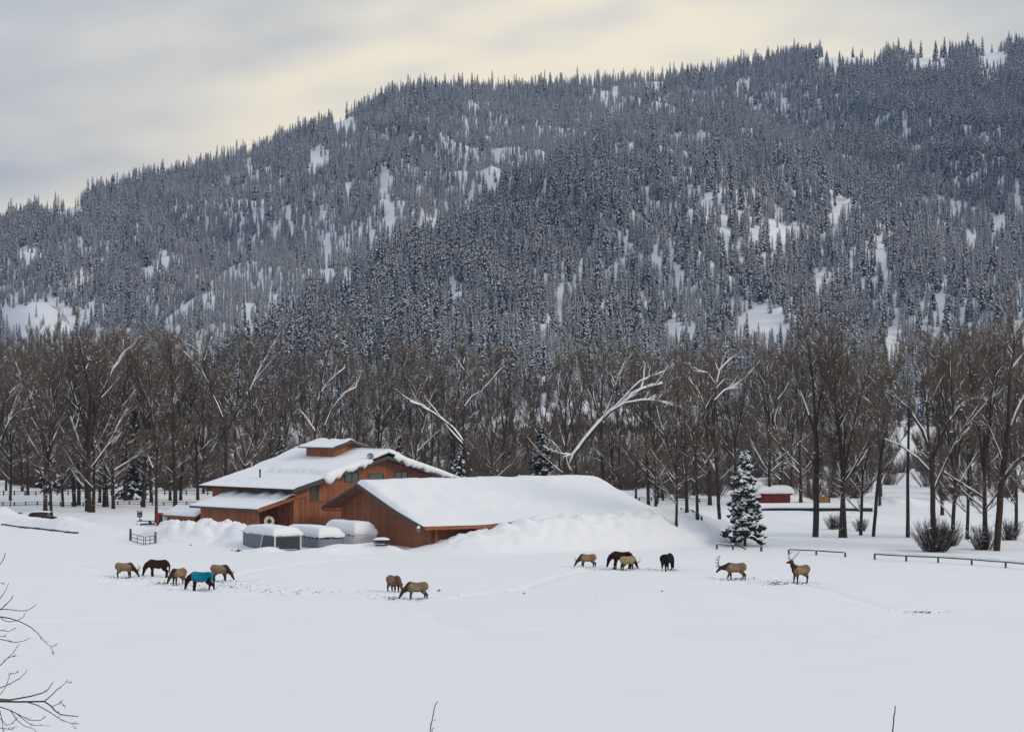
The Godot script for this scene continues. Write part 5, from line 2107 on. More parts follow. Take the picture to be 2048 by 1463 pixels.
	rb.tube(PackedVector3Array([C.call(22, 1034), C.call(28, 1029.5), C.call(36, 1025.5), C.call(45, 1025)]), PackedFloat32Array([0.07, 0.08, 0.08, 0.06]), 6)
	part("roof_edge", rb, M.car, ra)
	var rb2 := MB.new()
	rb2.hexa([C.call(22, 1046, 0.1), C.call(50, 1046, 0.1), C.call(50, 1046, 1.7), C.call(22, 1046, 1.7), C.call(27, 1030, 0.1), C.call(46, 1027, 0.1), C.call(46, 1027, 1.7), C.call(27, 1030, 1.7)])
	part("body", rb2, M.car, ra)
	# ---- far yard on the right
	var sh := on_ground(1549, 1006)
	var sdp := -sh.z
	var R := func(px: float, py: float, dd := 0.0) -> Vector3: return at_depth(px, py, sdp + dd)
	var shed := thing("red_shed", "small dark red shed under a rounded cap of snow behind the spruce", "shed", Vector3.ZERO)
	var sb := MB.new()
	sb.hexa([R.call(1518, 1008), R.call(1581, 1008), R.call(1581, 1008, 3.0), R.call(1518, 1008, 3.0), R.call(1518, 984), R.call(1581, 986), R.call(1581, 986, 3.0), R.call(1518, 984, 3.0)])
	part("walls", sb, M.red_barn, shed)
	for k in 3:
		var dm := MB.new()
		var x := 1526.0 + k * 20
		dm.hexa([R.call(x, 1008, -0.05), R.call(x + 1.2, 1008, -0.05), R.call(x + 1.2, 1008, 0.0), R.call(x, 1008, 0.0), R.call(x, 986, -0.05), R.call(x + 1.2, 986, -0.05), R.call(x + 1.2, 986, 0.0), R.call(x, 986, 0.0)])
		part("trim_board", dm, M.slot, shed)
	var sc := MB.new()
	var so: Vector3 = R.call(1516, 985, -0.1)
	snow_cap(sc, so, Vector3(1, 0, 0), Vector3(0, 0, -1), 4.75, 3.1, so.y - 0.05, 0.95, 0.1, 3.0)
	put("roof_snow", smooth_mesh(sc, M.snow), shed)
	var bx := on_ground(1640, 1012)
	var bd := -bx.z
	var B := func(px: float, py: float, dd := 0.0) -> Vector3: return at_depth(px, py, bd + dd)
	var box := thing("plywood_box", "tan plywood box with a red edge behind the right trunks", "box", Vector3.ZERO)
	var bb := MB.new()
	bb.hexa([B.call(1638, 1014), B.call(1657, 1011), B.call(1657, 1011, 1.2), B.call(1638, 1014, 1.2), B.call(1638, 994), B.call(1657, 991), B.call(1657, 991, 1.2), B.call(1638, 994, 1.2)])
	part("panel", bb, M.tan, box)
	var be := MB.new()
	be.hexa([B.call(1657.2, 1016), B.call(1661, 1016), B.call(1661, 1016, 1.0), B.call(1657.2, 1016, 1.0), B.call(1657.2, 991), B.call(1661, 992), B.call(1661, 992, 1.0), B.call(1657.2, 991, 1.0)])
	part("edge_post", be, M.red_barn, box)
	var lw := on_ground(1640, 1022)
	var ld := -lw.z
	var low := thing("low_wall", "long low dark wall capped with deep snow right of the spruce", "wall", Vector3.ZERO)
	var lb := MB.new()
	var edge := [[1495, 1020, 1022], [1530, 1016.5, 1022], [1565, 1015, 1021.5], [1610, 1015.5, 1021.5], [1660, 1014, 1021], [1700, 1016.5, 1021], [1746, 1014.5, 1019.5]]
	for k in edge.size() - 1:
		var u: Array = edge[k]
		var v: Array = edge[k + 1]
		var L := func(px: float, py: float, dd: float) -> Vector3: return at_depth(px, py, ld + dd)
		lb.hexa([L.call(u[0], u[2] + 3, 0.0), L.call(v[0], v[2] + 3, 0.0), L.call(v[0], v[2] + 3, 0.5), L.call(u[0], u[2] + 3, 0.5), L.call(u[0], u[1], 0.0), L.call(v[0], v[1], 0.0), L.call(v[0], v[1], 0.5), L.call(u[0], u[1], 0.5)])
	part("wall_face", lb, M.green_dark, low)
	var ls := MB.new()
	for k in 1:
		var lo := at_depth(1492, 1018, ld - 0.15)
		snow_cap(ls, lo, Vector3(1, 0, 0), Vector3(0, 0, -1), (1750.0 - 1492.0) / F * ld, 2.4, at_depth(1600, 1015.5, ld).y, 0.55, 0.02, 9.0)
	put("snow_cap", smooth_mesh(ls, M.snow), low)
	# ---- small clutter in the snow
	for q in [[476, 1102.5, 0.35], [464, 1101, 0.14], [381, 1090.5, 0.16], [878, 1182, 0.18], [1343, 1139.5, 0.2], [1048, 1187, 0.12], [1324, 1183, 0.12]]:
		var g := on_ground(q[0], q[1])
		var m := MB.new()
		var s: float = q[2]
		m.blob(g + Vector3(0, 0.06, 0), Vector3(s * 0.7, s * 0.45, s * 0.5))
		m.bar(g + Vector3(-s, 0.02, 0), g + Vector3(s * 1.2, s * 0.5, 0.05), s * 0.14, s * 0.14)
		m.bar(g + Vector3(-s * 0.2, 0, 0.05), g + Vector3(s * 0.3, s * 0.9, -0.05), s * 0.12, s * 0.12)
		var o := thing("debris_clump", "small dark clump of debris lying on the snow", "debris", Vector3.ZERO, 0.0, "dark clumps on the snow")
		part("clump", m, M.scrap, o)
	var bp := on_ground(762, 1092)
	var pal := thing("stacked_rails", "snow covered rails stacked against the long barn's gable", "rails", Vector3.ZERO)
	for k in 3:
		var m := MB.new()
		m.tube(PackedVector3Array([bp + Vector3(-0.55 - 0.1 * k, 0.12 + k * 0.2, 0.1 * k), bp + Vector3(0.65, 0.10 + k * 0.2, 0.1 * k)]), PackedFloat32Array([0.06, 0.06]), 6)
		part("rail", m, M.dark_metal, pal)
	var pc := MB.new()
	snow_cap(pc, bp + Vector3(-0.6, 0, 0.4), Vector3(1, 0, 0), Vector3(0, 0, -1), 1.25, 0.8, bp.y + 0.62, 0.2, 0.05, 2.0)
	put("snow_cap", smooth_mesh(pc, M.snow), pal)

# ================================================================ animals
# bones: [a, b, radius at a, radius at b, colour]; one smooth surface round all of them
func skin(bones: Array, cell: float, blend: float, keep = null, grow := 0.0) -> ArrayMesh:
	var lo := Vector3(1e9, 1e9, 1e9)
	var hi := -lo
	for b in bones:
		var m: float = maxf(b[2], b[3]) + grow + cell * 2.0
		for e in [b[0], b[1]]:
			lo = lo.min(e - Vector3(m, m, m))
			hi = hi.max(e + Vector3(m, m, m))
	var nx := int((hi.x - lo.x) / cell) + 2
	var ny := int((hi.y - lo.y) / cell) + 2
	var nz := int((hi.z - lo.z) / cell) + 2
	var f := PackedFloat32Array()
	f.resize(nx * ny * nz)
	f.fill(1.0)
	for b in bones:
		var a: Vector3 = b[0]
		var e: Vector3 = b[1]
		var ra: float = b[2] + grow
		var rb: float = b[3] + grow
		var m := maxf(ra, rb) + cell * 2.0 + blend
		var p0 := (a.min(e) - Vector3(m, m, m) - lo) / cell
		var p1 := (a.max(e) + Vector3(m, m, m) - lo) / cell
		var ab := e - a
		var l2 := maxf(ab.length_squared(), 1e-6)
		for k in range(maxi(0, int(p0.z)), mini(nz, int(p1.z) + 1)):
			for j in range(maxi(0, int(p0.y)), mini(ny, int(p1.y) + 1)):
				for i in range(maxi(0, int(p0.x)), mini(nx, int(p1.x) + 1)):
					var p := lo + Vector3(i, j, k) * cell
					var t := clampf((p - a).dot(ab) / l2, 0.0, 1.0)
					var d := p.distance_to(a + ab * t) - lerpf(ra, rb, t)
					var at := (k * ny + j) * nx + i
					var o := f[at]
					var h := clampf(0.5 + 0.5 * (o - d) / blend, 0.0, 1.0)
					f[at] = lerpf(o, d, h) - blend * h * (1.0 - h)
	var ids := {}
	var v := PackedVector3Array()
	var c := PackedColorArray()
	var sx := 1
	var sy := nx
	var sz := nx * ny
	var corner := [0, sx, sy, sx + sy, sz, sz + sx, sz + sy, sz + sx + sy]
	var off := [Vector3(0, 0, 0), Vector3(1, 0, 0), Vector3(0, 1, 0), Vector3(1, 1, 0), Vector3(0, 0, 1), Vector3(1, 0, 1), Vector3(0, 1, 1), Vector3(1, 1, 1)]
	var edges := [[0, 1], [2, 3], [4, 5], [6, 7], [0, 2], [1, 3], [4, 6], [5, 7], [0, 4], [1, 5], [2, 6], [3, 7]]
	for k in nz - 1:
		for j in ny - 1:
			for i in nx - 1:
				var at := (k * ny + j) * nx + i
				var inside := 0
				for q in 8:
					if f[at + corner[q]] < 0.0:
						inside += 1
				if inside == 0 or inside == 8:
					continue
				var sum := Vector3.ZERO
				var n := 0
				for e in edges:
					var fa := f[at + corner[e[0]]]
					var fb := f[at + corner[e[1]]]
					if (fa < 0.0) != (fb < 0.0):
						sum += (off[e[0]] as Vector3).lerp(off[e[1]], fa / (fa - fb))
						n += 1
				ids[at] = v.size()
				v.push_back(lo + (Vector3(i, j, k) + sum / n) * cell)
	for p in v:
		var col := Color(0, 0, 0)
		var tot := 0.0
		for b in bones:
			var ab: Vector3 = b[1] - b[0]
			var t := clampf((p - b[0]).dot(ab) / maxf(ab.length_squared(), 1e-6), 0.0, 1.0)
			var d: float = absf(p.distance_to(b[0] + ab * t) - lerpf(b[2], b[3], t)) + 0.006
			var w := 1.0 / (d * d * d)
			col += (b[4] as Color) * w
			tot += w
		tot /= 1.0 + 0.5 * n_fine.get_noise_3d(p.x * 2.0, p.y * 1.2, p.z * 2.0) + 0.3 * n_fine.get_noise_3d(p.x * 6.0, p.y * 4.0, p.z * 6.0)
		c.push_back(Color(col.r / tot, col.g / tot, col.b / tot))
	var ix := PackedInt32Array()
	var axes := [[sx, sy, sz], [sy, sz, sx], [sz, sx, sy]]
	for at in ids:
		for ax in 3:
			var s: int = axes[ax][0]
			var u: int = axes[ax][1]
			var w: int = axes[ax][2]
			var fa := f[at]
			if at + s >= f.size():
				continue
			var fb := f[at + s]
			if (fa < 0.0) == (fb < 0.0):
				continue
			if not (ids.has(at - u) and ids.has(at - w) and ids.has(at - u - w)):
				continue
			var q := [ids[at], ids[at - u], ids[at - u - w], ids[at - w]]
			if keep != null:
				var mid: Vector3 = (v[q[0]] + v[q[2]]) * 0.5
				if not keep.call(mid):
					continue
			if fa < 0.0:
				ix.append_array(PackedInt32Array([q[0], q[2], q[1], q[0], q[3], q[2]]))
			else:
				ix.append_array(PackedInt32Array([q[0], q[1], q[2], q[0], q[2], q[3]]))
	# smooth normals from the field
	var nr := PackedVector3Array()
	nr.resize(v.size())
	for t in range(0, ix.size(), 3):
		var m := (v[ix[t + 2]] - v[ix[t]]).cross(v[ix[t + 1]] - v[ix[t]])
		for q in 3:
			nr[ix[t + q]] += m
	for k in nr.size():
		nr[k] = nr[k].normalized() if nr[k].length() > 1e-9 else Vector3.UP
	var arr := []
	arr.resize(Mesh.ARRAY_MAX)
	arr[Mesh.ARRAY_VERTEX] = v
	arr[Mesh.ARRAY_NORMAL] = nr
	arr[Mesh.ARRAY_COLOR] = c
	arr[Mesh.ARRAY_INDEX] = ix
	var out := ArrayMesh.new()
	out.add_surface_from_arrays(Mesh.PRIMITIVE_TRIANGLES, arr)
	out.surface_set_material(0, M.fur)
	return out

# pose: neck "graze", "low" or "up"; legs: forward reach of [left fore, right fore, left hind, right hind]; turn: sideways turn of the neck
func elk_bones(neck: String, legs: Array, side: float, body: Color, mane: Color) -> Dictionary:
	var leg := Color(0.040, 0.027, 0.021)
	var rump := Color(0.44, 0.34, 0.20)
	var back := body * 0.55
	var V := func(x, y, z) -> Vector3: return Vector3(x, y, z)
	var b := []
	b.push_back([V.call(0.40, 1.01, 0.06), V.call(-0.10, 1.00, 0.08), 0.30, 0.31, body])
	b.push_back([V.call(0.40, 1.01, -0.06), V.call(-0.10, 1.00, -0.08), 0.30, 0.31, body])
	b.push_back([V.call(-0.10, 1.00, 0.06), V.call(-0.56, 1.10, 0.07), 0.30, 0.27, body])
	b.push_back([V.call(-0.10, 1.00, -0.06), V.call(-0.56, 1.10, -0.07), 0.30, 0.27, body])
	b.push_back([V.call(0.46, 1.28, 0), V.call(0.0, 1.21, 0), 0.15, 0.13, back])
	b.push_back([V.call(0.0, 1.21, 0), V.call(-0.6, 1.27, 0), 0.13, 0.14, back])
	b.push_back([V.call(0.50, 0.84, 0), V.call(-0.2, 0.80, 0), 0.17, 0.12, back * 0.5])
	b.push_back([V.call(-0.68, 1.16, 0), V.call(-0.70, 0.96, 0), 0.16, 0.15, rump])
	b.push_back([V.call(-0.80, 1.20, 0), V.call(-0.84, 1.06, 0), 0.035, 0.025, rump])
	var k := 0
	for s in [-1.0, 1.0]:
		var fx: float = legs[k]
		b.push_back([V.call(0.42, 1.0, 0.13 * s), V.call(0.37 + fx * 0.2, 0.70, 0.14 * s), 0.19, 0.115, body * 0.75])
		b.push_back([V.call(0.37 + fx * 0.2, 0.70, 0.14 * s), V.call(0.40 + fx * 0.7, 0.42, 0.15 * s), 0.105, 0.066, leg])
		b.push_back([V.call(0.40 + fx * 0.7, 0.42, 0.15 * s), V.call(0.40 + fx, 0.10, 0.15 * s), 0.062, 0.048, leg])
		b.push_back([V.call(0.40 + fx, 0.10, 0.15 * s), V.call(0.46 + fx, 0.02, 0.15 * s), 0.04, 0.05, leg * 0.5])
		var hx: float = legs[k + 2]
		b.push_back([V.call(-0.54, 1.06, 0.14 * s), V.call(-0.46 + hx * 0.2, 0.72, 0.16 * s), 0.24, 0.16, body * 0.9])
		b.push_back([V.call(-0.46 + hx * 0.2, 0.72, 0.16 * s), V.call(-0.66 + hx * 0.7, 0.48, 0.16 * s), 0.15, 0.075, leg * 1.6])
		b.push_back([V.call(-0.66 + hx * 0.7, 0.50, 0.16 * s), V.call(-0.62 + hx, 0.11, 0.16 * s), 0.068, 0.050, leg])
		b.push_back([V.call(-0.62 + hx, 0.11, 0.16 * s), V.call(-0.56 + hx, 0.02, 0.16 * s), 0.042, 0.05, leg * 0.5])
		k += 1
	var n0: Vector3 = V.call(0.56, 1.12, 0)
	var n1: Vector3
	var hd: Vector3
	if neck == "up":
		n1 = V.call(0.86, 1.66, side * 0.1)
		hd = Vector3(0.40, -0.04, side * 0.25)
	elif neck == "low":
		n1 = V.call(1.10, 1.02, side * 0.2)
		hd = Vector3(0.30, -0.30, side * 0.1)
	else:
		n1 = V.call(1.00, 0.70, side * 0.35)
		hd = Vector3(0.22, -0.40, side * 0.08)
	var nm := n0.lerp(n1, 0.5) + Vector3(0, -0.03, 0)
	b.push_back([n0 + Vector3(-0.06, 0.03, 0), nm, 0.25, 0.19, mane])
	b.push_back([nm, n1, 0.19, 0.13, mane])
	b.push_back([nm + Vector3(0.03, -0.08, 0), n0 + Vector3(0.02, -0.16, 0), 0.12, 0.15, mane * 0.8])
	b.push_back([n1, n1 + hd * 0.45, 0.13, 0.11, mane * 1.2])
	b.push_back([n1 + hd * 0.45, n1 + hd, 0.10, 0.07, mane])
	b.push_back([n1 + hd, n1 + hd * 1.06, 0.062, 0.05, Color(0.02, 0.015, 0.013)])
	var fw := hd.normalized()
	var rt := fw.cross(Vector3.UP).normalized()
	if rt.length() < 0.1:
		rt = Vector3(0, 0, 1)
	var up := rt.cross(fw).normalized()
	if up.y < 0 and neck != "graze":
		up = -up
	if neck == "graze":
		up = rt.cross(fw).normalized()
		if up.x < 0.0:
			up = -up
	for s in [-1.0, 1.0]:
		var e0: Vector3 = n1 - fw * 0.02 + rt * 0.08 * s + up * 0.05
		b.push_back([e0, e0 + rt * 0.17 * s + up * 0.06 - fw * 0.07, 0.04, 0.02, mane])
	return {"b": b, "head": n1, "fw": fw, "rt": rt, "up": up}

func antlers(sk: Dictionary, size: float, tines: int) -> ArrayMesh:
	var m := MB.new()
	for s in [-1.0, 1.0]:
		var o: Vector3 = sk.head + sk.up * 0.09 + sk.rt * 0.05 * s
		var pts := PackedVector3Array()
		var rad := PackedFloat32Array()
		for i in 9:
			var t := i / 8.0
			pts.push_back(o + sk.up * size * (t * 0.9 - 0.18 * t * t) - sk.fw * size * (0.75 * t * t) + sk.rt * s * size * (0.42 * sin(t * 2.3)))
			rad.push_back(lerpf(0.030, 0.010, t))
		m.tube(pts, rad, 6)
		for k in tines:
			var f: float = [0.06, 0.16, 0.42, 0.66, 0.84][k]
			var p := pts[int(f * 8)].lerp(pts[mini(8, int(f * 8) + 1)], f * 8 - int(f * 8))
			var d: Vector3 = (sk.fw * 0.75 + sk.up * (0.35 + 0.25 * k) + sk.rt * s * 0.3).normalized()
			var l: float = size * [0.34, 0.32, 0.28, 0.30, 0.2][k]
			m.tube(PackedVector3Array([p, p + d * l * 0.5 + sk.up * 0.01, p + d * l * 0.9 + sk.up * l * 0.25]), PackedFloat32Array([0.020, 0.016, 0.006]), 5)
	return m.mesh(M.antler)

func elk(label: String, px: float, py: float, yaw: float, neck: String, legs: Array, side: float, horn: float, tines: int, size := 1.0, body := Color(0.225, 0.155, 0.092), mane := Color(0.045, 0.026, 0.017)):
	var at := on_ground(px, py)
	at.y -= 0.12
	var o := thing("elk", label, "elk", at, deg_to_rad(yaw))
	o.scale = Vector3.ONE * size
	var sk := elk_bones(neck, legs, side, body, mane)
	put("body", skin(sk.b, 0.038, 0.055), o)
	if horn > 0.0:
		put("antlers", antlers(sk, horn, tines), o)

func horse(label: String, px: float, py: float, yaw: float, legs: Array, side: float, coat: Color, size: float, blanket := false, tail := Color(0.012, 0.009, 0.008), sock := -1):
	var at := on_ground(px, py)
	at.y -= 0.11
	var o := thing("horse", label, "horse", at, deg_to_rad(yaw))
	o.scale = Vector3.ONE * size
	var V := func(x, y, z) -> Vector3: return Vector3(x, y, z)
	var dark := coat * 0.4
	var black := Color(0.010, 0.008, 0.008)
	var b := []
	var torso := []
	torso.push_back([V.call(0.46, 1.16, 0.08), V.call(-0.05, 1.10, 0.11), 0.29, 0.32, coat])
	torso.push_back([V.call(0.46, 1.16, -0.08), V.call(-0.05, 1.10, -0.11), 0.29, 0.32, coat])
	torso.push_back([V.call(-0.05, 1.10, 0.10), V.call(-0.58, 1.20, 0.11), 0.32, 0.29, coat])
	torso.push_back([V.call(-0.05, 1.10, -0.10), V.call(-0.58, 1.20, -0.11), 0.32, 0.29, coat])
	torso.push_back([V.call(0.46, 1.42, 0), V.call(0.2, 1.37, 0), 0.15, 0.13, dark])
	torso.push_back([V.call(0.2, 1.37, 0), V.call(-0.25, 1.34, 0), 0.13, 0.14, coat])
	torso.push_back([V.call(-0.25, 1.34, 0), V.call(-0.60, 1.36, 0), 0.14, 0.16, dark])
	b.append_array(torso)
	b.push_back([V.call(-0.72, 1.30, 0), V.call(-0.80, 1.05, 0), 0.13, 0.12, coat])
	var k := 0
	for s in [-1.0, 1.0]:
		var fx: float = legs[k]
		b.push_back([V.call(0.50, 1.05, 0.15 * s), V.call(0.46 + fx * 0.2, 0.76, 0.16 * s), 0.21, 0.125, coat])
		b.push_back([V.call(0.46 + fx * 0.2, 0.76, 0.16 * s), V.call(0.49 + fx * 0.65, 0.46, 0.17 * s), 0.115, 0.08, dark])
		b.push_back([V.call(0.49 + fx * 0.65, 0.46, 0.17 * s), V.call(0.48 + fx, 0.13, 0.17 * s), 0.072, 0.06, black])
		b.push_back([V.call(0.48 + fx, 0.13, 0.17 * s), V.call(0.55 + fx, 0.03, 0.17 * s), 0.055, 0.07, black])
		var hx: float = legs[k + 2]
		var hc := Color(0.5, 0.47, 0.43) if sock == k else black
		b.push_back([V.call(-0.60, 1.12, 0.17 * s), V.call(-0.52 + hx * 0.2, 0.78, 0.18 * s), 0.27, 0.19, coat])
		b.push_back([V.call(-0.52 + hx * 0.2, 0.78, 0.18 * s), V.call(-0.74 + hx * 0.7, 0.53, 0.18 * s), 0.165, 0.09, dark])
		b.push_back([V.call(-0.74 + hx * 0.7, 0.55, 0.18 * s), V.call(-0.70 + hx, 0.14, 0.18 * s), 0.082, 0.062, hc])
		b.push_back([V.call(-0.70 + hx, 0.14, 0.18 * s), V.call(-0.63 + hx, 0.03, 0.18 * s), 0.055, 0.07, hc])
		k += 1
	var n0: Vector3 = V.call(0.62, 1.26, 0)
	var n1: Vector3 = V.call(1.08, 0.80, side * 0.4)
	var hd := Vector3(0.14, -0.52, side * 0.06)
	var nm := n0.lerp(n1, 0.5) + Vector3(0.04, 0.04, 0)
	b.push_back([n0 + Vector3(-0.08, 0, 0), nm, 0.28, 0.21, coat])
	b.push_back([nm, n1, 0.21, 0.15, coat * 0.8])
	b.push_back([n0 + Vector3(0.02, 0.22, 0), nm + Vector3(0.10, 0.13, 0.03), 0.06, 0.06, black])
	b.push_back([nm + Vector3(0.10, 0.13, 0.03), n1 + Vector3(0.11, 0.06, 0), 0.06, 0.05, black])
	b.push_back([n1, n1 + hd * 0.45, 0.135, 0.115, dark])
	b.push_back([n1 + hd * 0.45, n1 + hd, 0.105, 0.082, black])
	for s in [-1.0, 1.0]:
		b.push_back([n1 + Vector3(0.05, 0.08, 0.06 * s), n1 + Vector3(0.14, 0.17, 0.09 * s), 0.035, 0.015, black])
	put("body", skin(b, 0.042, 0.07), o)
	var t := [[V.call(-0.86, 1.32, 0), V.call(-0.97, 1.0, 0.01), 0.06, 0.085, tail * 0.8], [V.call(-0.97, 1.0, 0.01), V.call(-0.95, 0.42, 0.0), 0.085, 0.05, tail]]
	put("tail", skin(t, 0.035, 0.05), o)
	if blanket:
		var more := []
		for q in torso:
			more.push_back([q[0], q[1], q[2], q[3], Color(0.004, 0.155, 0.235)])
		more.push_back([V.call(-0.66, 1.22, 0.14), V.call(-0.70, 0.98, 0.17), 0.22, 0.17, Color(0.004, 0.155, 0.235)])
		more.push_back([V.call(-0.66, 1.22, -0.14), V.call(-0.70, 0.98, -0.17), 0.22, 0.17, Color(0.004, 0.155, 0.235)])
		more.push_back([V.call(0.50, 1.05, 0.15), V.call(0.46, 0.95, 0.17), 0.17, 0.14, Color(0.004, 0.155, 0.235)])
		more.push_back([V.call(0.50, 1.05, -0.15), V.call(0.46, 0.95, -0.17), 0.17, 0.14, Color(0.004, 0.155, 0.235)])
		more.push_back([n0 + Vector3(-0.08, 0, 0), n0 + Vector3(0.05, -0.06, 0), 0.25, 0.23, Color(0.004, 0.155, 0.235)])
		var bl := put("blanket", skin(more, 0.042, 0.07, func(p: Vector3): return p.y > 0.86 + 0.03 * sin(p.x * 9.0) and p.x < 0.74, 0.035), o)
		bl.set_meta("label", "teal blue horse blanket")
		var strap := MB.new()
		for x in [-0.12, 0.22]:
			var pts := PackedVector3Array()
			var rad := PackedFloat32Array()
			for i in 9:
				var an := PI * i / 8.0
				pts.push_back(V.call(x, 0.93 - 0.20 * sin(an), 0.36 * cos(an)))
				rad.push_back(0.02)
			strap.tube(pts, rad, 5)
		part("straps", strap, M.rubber, o)

func build_animals():
	var bay := Color(0.030, 0.011, 0.008)
	horse("bay horse grazing beside the bull elk near the steel gate", 315, 1153, 198, [0.05, -0.15, 0.05, -0.12], 0.1, bay, 0.98, false, Color(0.02, 0.015, 0.014))
	horse("horse in a teal blue blanket grazing between two elk", 402, 1181, 184, [0.1, 0.0, -0.3, 0.12], 0.0, bay, 1.0, true)
	horse("bay horse grazing with an antlered elk in front of its hindquarters", 1243, 1136, 184, [0.0, 0.12, 0.1, -0.12], 0.0, bay * 0.9, 1.0)
	horse("black horse with one white hind leg seen from behind, head down", 1335, 1140, 62, [0.0, 0.05, 0.05, -0.05], 0.0, Color(0.012, 0.009, 0.009), 0.98, false, Color(0.012, 0.010, 0.010), 0)
	elk("bull elk with short antlers grazing to the right beside the bay horse", 249, 1155, -8, "graze", [0.05, 0.0, -0.05, 0.1], 0.0, 0.5, 4, 0.96)
	elk("young elk turned towards the open field, head down before the blanketed horse", 356, 1168, 236, "graze", [0.0, 0.0, 0.0, -0.1], 0.1, 0.22, 0, 0.98)
	elk("spike elk grazing to the right behind the blanketed horse", 440, 1161, -22, "graze", [0.0, 0.1, 0.05, -0.1], 0.0, 0.28, 0, 1.0)
	elk("reddish cow elk nose to nose with a browner elk in the open field", 788, 1184, -58, "graze", [0.0, 0.0, 0.05, -0.05], -0.1, 0.0, 0, 1.0, Color(0.225, 0.125, 0.070), Color(0.13, 0.058, 0.028))
	elk("grey brown elk grazing leftward, nose meeting the reddish cow", 833, 1199, 186, "graze", [0.05, 0.0, -0.12, 0.05], 0.0, 0.0, 0, 1.02, Color(0.21, 0.155, 0.095), Color(0.055, 0.028, 0.018))
	elk("small spike elk grazing alone left of the second bay horse", 1175, 1134, 182, "graze", [0.0, 0.15, 0.1, -0.15], 0.0, 0.34, 0, 0.9, Color(0.26, 0.165, 0.09))
	elk("pale antlered elk grazing in front of the second bay horse", 1256, 1140, 38, "graze", [0.0, 0.05, 0.0, -0.06], -0.2, 0.55, 3, 0.95, Color(0.29, 0.215, 0.12))
	elk("bull elk with tall antlers walking with its head lowered", 1471, 1159, 180, "low", [0.22, -0.1, -0.1, 0.05], 0.0, 0.85, 5, 1.06)
	elk("bull elk with raised head and wide antlers looking left", 1601, 1164, 214, "up", [0.0, 0.1, 0.12, -0.2], 0.0, 0.85, 5, 1.06)

